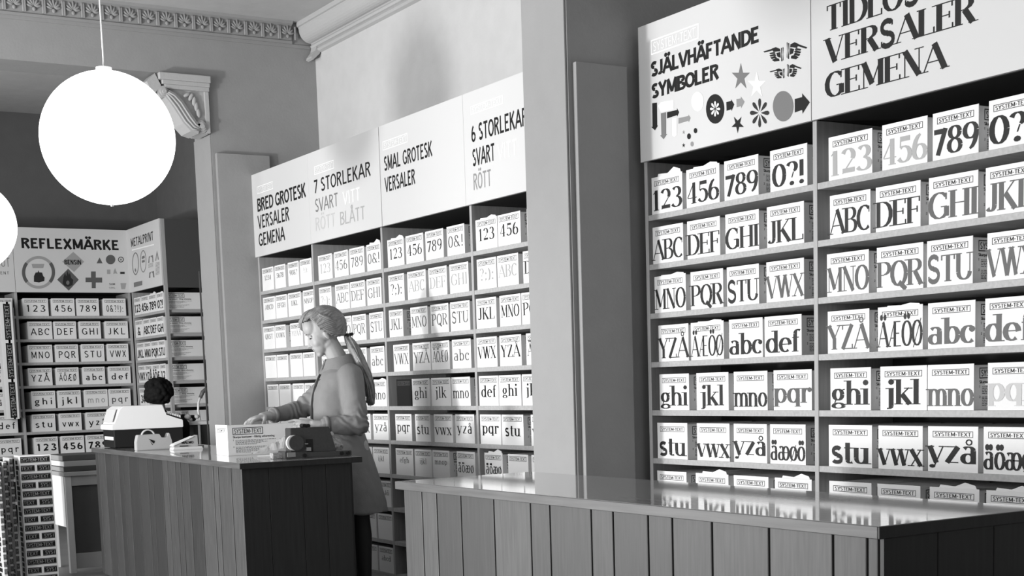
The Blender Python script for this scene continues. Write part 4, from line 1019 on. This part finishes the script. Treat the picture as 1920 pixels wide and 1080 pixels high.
# ------------------------------------------------------------------ people
M_SKIN = mat('skin', .37, .5, .4, bump=.05, bscale=150)
M_HAIRB = mat('blonde_hair', .19, .42, .5, var=.30, vscale=40)
M_HAIRD = mat('dark_hair', .006, .8, .2)
M_COAT = mat('grey_wool', .21, .9, .15, bump=.16, bscale=260, var=.06, vscale=12)
M_COATE = mat('coat_edge', .03, .8)
M_STOCK = mat('dark_stocking', .03, .6)
def Bez(p, t):
    n = len(p)-1; x = t*n; i = min(int(x), n-1); return p[i].lerp(p[i+1], x-i)
def hand(bm, wrist, direc, nrm, side, curl, spread=.18, size=1.0):
    """palm, four unequal bent fingers and a thumb; nrm = back of the hand, side = +1 when the thumb is on the cross(direc, nrm) side"""
    w = Vector(wrist); d = Vector(direc).normalized(); n = Vector(nrm); n = (n-d*n.dot(d)).normalized(); s = d.cross(n)*side
    M_ = Matrix((d, s, n)).transposed()
    add_limb(bm, w-d*.02, w+d*.02, .024*size, .024*size, 12)
    add_ball(bm, w+d*.050*size, (.052*size, .038*size, .016*size), rot=M_, seg=18, rings=12)
    add_ball(bm, w+d*.070*size, (.030*size, .040*size, .014*size), rot=M_, seg=18, rings=12)
    for k, (off, L, r) in enumerate(((.030, .070, .0088), (.011, .078, .0092), (-.009, .072, .0088), (-.027, .056, .0078))):
        p = w+d*.080*size+s*off*size; a = spread*(off/.03)
        dd = (d*math.cos(a)+s*math.sin(a)).normalized(); ang = 0; q = p-dd*.02
        add_limb(bm, q, p, r*size, r*size, 10)
        for f, c in ((.45, .35), (.30, .9), (.25, 1.2)):
            ang = curl*c*(1+.12*k)
            e = p+(dd*math.cos(ang)-n*math.sin(ang))*L*f*size
            add_limb(bm, p, e, r*size, r*.9*size, 10); p = e
    p = w+d*.020*size+s*.024*size; t = (d*.62+s*.72-n*.25).normalized()
    for L, r in ((.034, .0125), (.028, .0102), (.022, .009)):
        e = p+t*L*size; add_limb(bm, p, e, r*size, r*.92*size, 10); p = e; t = (t+d*.28-n*.12).normalized()
def head_solids(bm, M_):
    """M_: head frame (x forward, y left, z up) -> body frame"""
    R = M_.to_3x3()
    def B(c, r, rot=None): add_ball(bm, M_ @ Vector(c), r, rot=R if rot is None else R @ rot, seg=24, rings=16)
    B((-.012, 0, .03), (.098, .074, .092)); B((.035, 0, -.01), (.062, .060, .085)); B((.045, 0, -.055), (.047, .050, .050))
    B((.066, 0, -.098), (.022, .026, .018)); B((.0, 0, -.062), (.055, .056, .036))
    B((.055, 0, .060), (.050, .054, .052)); B((.086, 0, .034), (.012, .040, .009))
    ry = Matrix.Rotation(math.radians(-24), 3, 'Y')
    B((.098, 0, -.010), (.011, .009, .036), ry); B((.110, 0, -.034), (.012, .010, .009)); 
    for s in (-1, 1):
        B((.101, s*.009, -.037), (.008, .008, .007)); B((.056, s*.030, -.030), (.030, .026, .030)); B((-.005, s*.073, -.012), (.014, .007, .027), Matrix.Rotation(math.radians(12), 3, 'Y'))
    B((.088, 0, -.056), (.012, .022, .006)); B((.086, 0, -.067), (.011, .019, .007)); B((.079, 0, -.050), (.016, .024, .012))
    B((.076, 0, -.078), (.014, .022, .012))
wo = empty('person', (3.585, 7.70, 0), math.atan2(.24, -.97)); tag(wo, 'woman with a blonde ponytail in a grey coat packing a box at the counter', 'person')
HM = Matrix.Translation((.098, 0, 1.578)) @ Matrix.Rotation(math.radians(22), 4, 'Y') @ Matrix.Rotation(math.radians(-4), 4, 'Z')
bm = bmesh.new()
head_solids(bm, HM)
add_limb(bm, (-.015, 0, 1.36), (.062, 0, 1.515), .060, .055); add_limb(bm, (0, 0, .92), (0, 0, 1.16), .11, .10); add_limb(bm, (0, 0, 1.16), (-.015, 0, 1.30), .10, .10)
for s in (-1, 1):
    add_limb(bm, (-.015, s*.04, 1.30), (-.02, s*.15, 1.33), .06, .05)
    add_limb(bm, (-.04, s*.085, .90), (-.055, s*.08, .50), .085, .055); add_limb(bm, (-.055, s*.08, .50), (-.065, s*.082, .38), .052, .052); add_limb(bm, (-.065, s*.082, .38), (-.07, s*.08, .10), .052, .034)
    add_limb(bm, (-.08, s*.08, .075), (.08, s*.09, .045), .034, .028)
SH_N, EL_N, WR_N = Vector((-.025, .165, 1.335)), Vector((-.03, .245, 1.045)), Vector((.20, .262, 1.050))
SH_F, EL_F, WR_F = Vector((-.02, -.16, 1.335)), Vector((.235, -.14, 1.135)), Vector((.452, -.005, 1.108))
for a, b_, c in ((SH_N, EL_N, WR_N), (SH_F, EL_F, WR_F)):
    add_limb(bm, a, b_, .048, .040); add_limb(bm, b_, c, .040, .026)
hand(bm, WR_N+Vector((.01, 0, .004)), (.97, -.06, .06), (0, .62, .78), 1, .42, .25, 1.08)
hand(bm, WR_F+Vector((.015, .005, 0)), (.86, .50, -.16), (.1, 0, 1), -1, .66, .15, 1.12)
body = fuse(bm, 'body', M_SKIN, wo, .0048, 4)
# stockings and shoes
bm = bmesh.new()
for s in (-1, 1):
    add_limb(bm, (-.045, s*.083, .72), (-.055, s*.08, .50), .075, .060); add_limb(bm, (-.055, s*.08, .50), (-.065, s*.082, .38), .058, .057); add_limb(bm, (-.065, s*.082, .38), (-.07, s*.08, .10), .057, .039)
fuse(bm, 'stockings', M_STOCK, wo, .008, 3)
for s in (-1, 1):
    bm = bmesh.new(); add_ball(bm, (.06, s*.09, .035), (.085, .044, .034)); add_ball(bm, (-.06, s*.082, .05), (.06, .042, .05)); add_limb(bm, (-.09, s*.08, .03), (-.09, s*.08, .015), .026, .014)
    sh = fuse(bm, 'shoe', M_BLACK, wo, .006, 2)
# coat
SEC = [(.52, -.010, .222, .245), (.60, -.005, .215, .238), (.75, .008, .190, .220), (.90, .028, .168, .200), (1.0, .040, .155, .182), (1.08, .046, .150, .172), (1.16, .042, .153, .175), (1.24, .028, .152, .182), (1.30, .010, .146, .182), (1.345, .004, .128, .160), (1.375, .002, .106, .118), (1.40, .0, .078, .078)]
def secs(z):
    for a, b_ in zip(SEC, SEC[1:]):
        if a[0] <= z <= b_[0]:
            t = (z-a[0])/(b_[0]-a[0]); return [a[i]+(b_[i]-a[i])*t for i in (1, 2, 3)]
    return SEC[-1][1:]
bm = bmesh.new(); rings = []
for i in range(60):
    z = .52+(1.395-.52)*i/59; cx, rf, rl = secs(z)
    rings.append([bm.verts.new((cx+rf*math.copysign(abs(math.cos(a))**.9, math.cos(a)), rl*math.copysign(abs(math.sin(a))**.9, math.sin(a)), z)) for a in [2*PI*k/56 for k in range(56)]])
for a, b_ in zip(rings, rings[1:]):
    for k in range(56): bm.faces.new((a[k], a[(k+1) % 56], b_[(k+1) % 56], b_[k]))
bm.faces.new(rings[0][::-1]); bm.faces.new(rings[-1])
add_limb(bm, (-.02, .14, 1.325), EL_N, .078, .064, 20); add_limb(bm, EL_N, EL_N.lerp(WR_N, .80), .066, .046, 20)
add_limb(bm, (-.015, -.14, 1.325), EL_F, .076, .058, 20); add_limb(bm, EL_F, EL_F.lerp(WR_F, .82), .060, .041, 20)
def wrinkle(p, n):
    d = .004*noise.noise(p*9)+.0022*noise.noise(p*26)
    for E_, dirv in ((EL_N, (WR_N-SH_N)), (EL_F, (WR_F-SH_F))):
        q = (p-E_).length
        if q < .16: d += .0075*(1-q/.16)*math.sin((p-E_).dot(dirv.normalized())*150+6*noise.noise(p*14))
    if p.z < 1.0 and abs(p.y) < .3 and p.x < .14: d += .006*math.sin(math.atan2(p.y, p.x-.02)*7+1)*max(0, (1.0-p.z)/.5)
    return n*d
fuse(bm, 'coat', M_COAT, wo, .0065, 4, wrinkle)
# front edge, collar, cuffs, flap
pts = [Vector((secs(z)[0]+secs(z)[1]*.965+.003, .045, z)) for z in [1.34-i*.04 for i in range(20)]]
bm = bmesh.new(); add_tube(bm, pts, [(.004, .012)]*len(pts), 8); finish(bm, 'coat_edge', M_COATE, wo, True)
bm = bmesh.new(); va, vb, vc = [], [], []
n = 40
for i in range(n+1):
    a = math.radians(22+316*i/n); f = max(0, math.cos(a)); t = max(0, (math.cos(a)-.3)/.7)**1.0
    ca, sa = math.cos(a), math.sin(a)
    va.append(bm.verts.new((.012+.080*ca, .070*sa, 1.432-.012*f+.022*max(0, -ca)))); vb.append(bm.verts.new((.012+.090*ca, .084*sa, 1.447-.016*f+.022*max(0, -ca))))
    vc.append(bm.verts.new((.004+(.122+.035*t)*ca, .130*sa, 1.370-.020*f-.045*t)))
for i in range(n):
    bm.faces.new((va[i], va[i+1], vb[i+1], vb[i])); bm.faces.new((vb[i], vb[i+1], vc[i+1], vc[i]))
bmesh.ops.recalc_face_normals(bm, faces=bm.faces[:]); bmesh.ops.solidify(bm, geom=bm.faces[:], thickness=.012)
cl = fuse(bm, 'collar', M_COAT, wo, .0035, 2)
pts = []
for i in range(20):
    a = math.radians(24+156*i/19); f = max(0, math.cos(a)); t = max(0, (math.cos(a)-.3)/.7)
    pts.append((.004+(.126+.035*t)*math.cos(a), .134*math.sin(a), 1.366-.020*f-.045*t))
tube('seam', M_COATE, pts, .0042, cl, 8)
for a, b_, r in ((EL_N, WR_N, .050), (EL_F, WR_F, .0445)):
    bm = bmesh.new(); p = a.lerp(b_, .76); q = a.lerp(b_, .86); add_tube(bm, [p, q], [r+.0035, r+.001], 24); finish(bm, 'cuff', M_COAT, wo, True)
# hair
def HP(p): return HM @ Vector(p)
bm = bmesh.new(); NU, NV = 220, 130; grid = []
for i in range(NV+1):
    th = PI*i/NV; row = []
    for j in range(NU):
        ph = 2*PI*j/NU
        d = Vector((math.sin(th)*math.cos(ph), math.sin(th)*math.sin(ph), math.cos(th)))
        p = Vector((-.022+.130*d.x, .088*d.y, .036+.124*d.z))
        az = math.atan2(d.y, d.z+.15*d.x)
        k = 1+.020*math.sin(az*34+4*noise.noise(d*3))+.012*math.sin(az*71+d.x*5)
        row.append(bm.verts.new(Vector((-.022, 0, .036))+(p-Vector((-.022, 0, .036)))*k))
    grid.append(row)
def keep(p):
    f, u = p.x, p.z
    if f > .030: return u > .118-.10*(f-.03)
    L = [(-.2, -.062), (-.12, -.058), (-.053, -.043), (-.022, -.012), (0, .012), (.020, .045), (.0301, .118)]
    for a, b_ in zip(L, L[1:]):
        if a[0] <= f <= b_[0]: return u > a[1]+(b_[1]-a[1])*(f-a[0])/(b_[0]-a[0])
    return False
for i in range(NV):
    for j in range(NU):
        q = (grid[i][j], grid[i][(j+1) % NU], grid[i+1][(j+1) % NU], grid[i+1][j])
        c = sum((v.co for v in q), Vector())/4
        if keep(c):
            try: bm.faces.new(q)
            except ValueError: pass
bmesh.ops.delete(bm, geom=[v for v in bm.verts if not v.link_faces], context='VERTS')
bmesh.ops.remove_doubles(bm, verts=bm.verts[:], dist=.0002)
bmesh.ops.recalc_face_normals(bm, faces=bm.faces[:])
bmesh.ops.solidify(bm, geom=bm.faces[:], thickness=.014)
bm.transform(HM)
hr = finish(bm, 'hair', M_HAIRB, wo, True)
# locks swept back over the ear and a loose fringe
bm = bmesh.new()
for k in range(26):
    t = k/25; w_ = .0015*math.sin(k*2.1)
    for s in (-1, 1):
        a = HP((.050-.055*t, s*.012, .146+.010*t)); b_ = HP((.030-.045*t+w_, s*(.070-.006*t), .088+.035*t)); c = HP((-.010-.045*t, s*(.087), .018+.062*t+w_)); d = HP((-.066-.025*t, s*(.076), -.030+.070*t-w_)); e_ = HP((-.122, s*.014, -.052+.012*t))
        P_ = [a, b_, c, d, e_]; Q_ = [Bez(P_, i/10) for i in range(11)]
        add_tube(bm, Q_, [.002]+[.0042+.0012*math.sin(k*1.7)]*9+[.003], 7)
for k in range(16):      # loose fringe combed forward over the far side of the forehead
    t = k/15; w_ = .003*math.sin(k*2.7)
    P_ = [HP((.0+.02*t, -.010+.012*t, .160-.004*t)), HP((.055+.004*t, -.020+.02*t+w_, .158-.012*t)), HP((.100-.004*t, -.030+.02*t, .122-.016*t)), HP((.110-.008*t, -.042+.010*t+w_, .082-.004*t)), HP((.092-.01*t, -.056, .046))]
    add_tube(bm, [Bez(P_, i/10) for i in range(11)], [.002]+[.0040]*8+[.002, .001], 7)
finish(bm, 'hair_locks', M_HAIRB, hr, True)
bm = bmesh.new(); c0 = HP((-.122, 0, -.060))
pl = [c0, Vector((-.052, .02, 1.535)), Vector((-.072, .05, 1.48)), Vector((-.094, .075, 1.41)), Vector((-.118, .09, 1.34)), Vector((-.136, .095, 1.27)), Vector((-.146, .10, 1.20)), Vector((-.142, .10, 1.155)), Vector((-.165, .10, 1.165))]
rr = [.018, .034, .040, .042, .042, .040, .032, .018, .004]
add_tube(bm, [Bez(pl, i/20) for i in range(18)], [max(.004, .82*rr[min(7, int(i*.4))]) for i in range(18)], 12)
for k in range(64):
    a0 = 2.4*k; rad = math.sqrt((k+.5)/64)
    pts = []; rs = []
    for i in range(25):
        t = i/24; p = Bez(pl, t); x = t*8; j = min(int(x), 7); R = rr[j]+(rr[j+1]-rr[j])*(x-j)
        a = a0+.8*math.sin(t*3+k); pts.append(p+Vector((math.cos(a)*R*rad*.85, math.sin(a)*R*rad, .004*math.sin(t*9+k)))); rs.append(max(.0012, .0062*min(1, (1-t)*3+.15)*(.5+R/.08)))
    add_tube(bm, pts, rs, 6)
finish(bm, 'ponytail', M_HAIRB, hr, True)
bm = bmesh.new(); add_ball(bm, c0+Vector((-.004, .004, -.008)), (.020, .026, .020)); finish(bm, 'hair_band', M_BLACK, hr, True)
bm = bmesh.new(); add_limb(bm, c0+Vector((-.01, .0, .002)), c0+Vector((-.030, .010, .006)), .009, .010); finish(bm, 'ribbon', M_BLACK, hr, True)
# eyes, brows, lips
for s in (-1, 1):
    bm = bmesh.new(); add_ball(bm, HP((.0765, s*.031, .012)), .0125); ey = finish(bm, 'eye', mat('eye_white', .5, .2), body, True)
    bm = bmesh.new(); add_ball(bm, HP((.0840, s*.032, .008)), (.006, .007, .006)); finish(bm, 'iris', M_BLACK, ey, True)
    bm = bmesh.new(); add_ball(bm, HP((.0785, s*.031, .0185)), (.0120, .0150, .0082)); finish(bm, 'eyelid', M_SKIN, body, True)
    tube('eyelashes', M_BLACK, [HP((.086, s*.018, .010)), HP((.0915, s*.030, .0072)), HP((.084, s*.046, .009))], .0020, body, 6)
    tube('eyebrow', mat('brow', .12), [HP((.100, s*.014, .0345)), HP((.097, s*.030, .0395)), HP((.083, s*.048, .034))], [.0012, .0018, .0008], body, 6)
bm = bmesh.new(); add_ball(bm, HP((.094, 0, -.0565)), (.0068, .018, .0036), rot=HM.to_3x3()); add_ball(bm, HP((.092, 0, -.0655)), (.0068, .015, .0042), rot=HM.to_3x3()); finish(bm, 'lips', mat('lip', .24, .45), body, True)

# person sitting in the back room
p2 = empty('person', (3.84, 11.98, 0), math.radians(100)); tag(p2, 'seated person with round dark curly hair, mostly hidden behind the cash register', 'person')
H2 = Matrix.Translation((.03, 0, 1.235)) @ Matrix.Rotation(math.radians(15), 4, 'Y')
bm = bmesh.new(); head_solids(bm, H2)
add_limb(bm, (-.03, 0, 1.02), (.01, 0, 1.18), .055, .05); add_limb(bm, (-.06, 0, .60), (-.05, 0, .92), .13, .13)
for s in (-1, 1):
    add_limb(bm, (-.05, s*.05, .96), (-.05, s*.17, .98), .07, .055); add_limb(bm, (-.05, s*.18, .97), (.05, s*.23, .72), .048, .04); add_limb(bm, (.05, s*.23, .72), (.28, s*.15, .80), .038, .026)
    add_limb(bm, (-.05, s*.09, .55), (.36, s*.11, .54), .085, .06); add_limb(bm, (.36, s*.11, .54), (.34, s*.11, .10), .055, .038); add_limb(bm, (.32, s*.11, .045), (.50, s*.12, .035), .035, .028)
    hand(bm, (.28, s*.15, .80), (1, -.1*s, -.05), (0, 0, 1), s, .5)
b2 = fuse(bm, 'body', M_SKIN, p2, .009, 3)
bm = bmesh.new(); add_limb(bm, (-.06, 0, .58), (-.05, 0, .93), .165, .16)
for s in (-1, 1):
    add_limb(bm, (-.05, s*.05, .97), (-.05, s*.17, .975), .09, .075); add_limb(bm, (-.05, s*.18, .97), (.05, s*.235, .72), .066, .055); add_limb(bm, (.05, s*.235, .72), (.24, s*.165, .79), .053, .042)
add_limb(bm, (-.04, 0, 1.0), (-.02, 0, 1.07), .075, .066)
fuse(bm, 'sweater', mat('black_wool', .012, .9, .1), p2, .011, 4)
bm = bmesh.new()
for s in (-1, 1):
    add_limb(bm, (-.05, s*.09, .55), (.36, s*.11, .54), .098, .075); add_limb(bm, (.36, s*.11, .54), (.34, s*.11, .13), .072, .06)
fuse(bm, 'trousers', M_STOCK, p2, .011, 3)
bm = bmesh.new(); rnd = random.Random(3)
add_ball(bm, (.0, 0, 1.27), (.118, .118, .112))
for k in range(150):
    z = rnd.uniform(-.75, 1); a = rnd.uniform(0, 2*PI); r_ = math.sqrt(1-z*z); d = Vector((r_*math.cos(a), r_*math.sin(a), z))
    if d.x > .45 and z < .45: continue
    add_ball(bm, Vector((0, 0, 1.27))+d*.112, rnd.uniform(.018, .028), seg=8, rings=6)
fuse(bm, 'hair', M_HAIRD, p2, .007, 1)
st = empty('stool', (3.84, 11.98, 0), math.radians(100)); tag(st, 'dark stool under the seated person in the back room', 'stool')
bm = bmesh.new(); add_disc(bm, (-.02, 0, .435), (0, 0, 1), .19, .04, 32); finish(bm, 'seat', M_STOCK, st)
for a in range(4):
    c, s = math.cos(a*PI/2+.8), math.sin(a*PI/2+.8); tube('leg', M_STEEL, [(-.02+c*.14, s*.14, .415), (-.02+c*.19, s*.19, 0.0)], .011, st, 8)
bpy.context.view_layer.update()
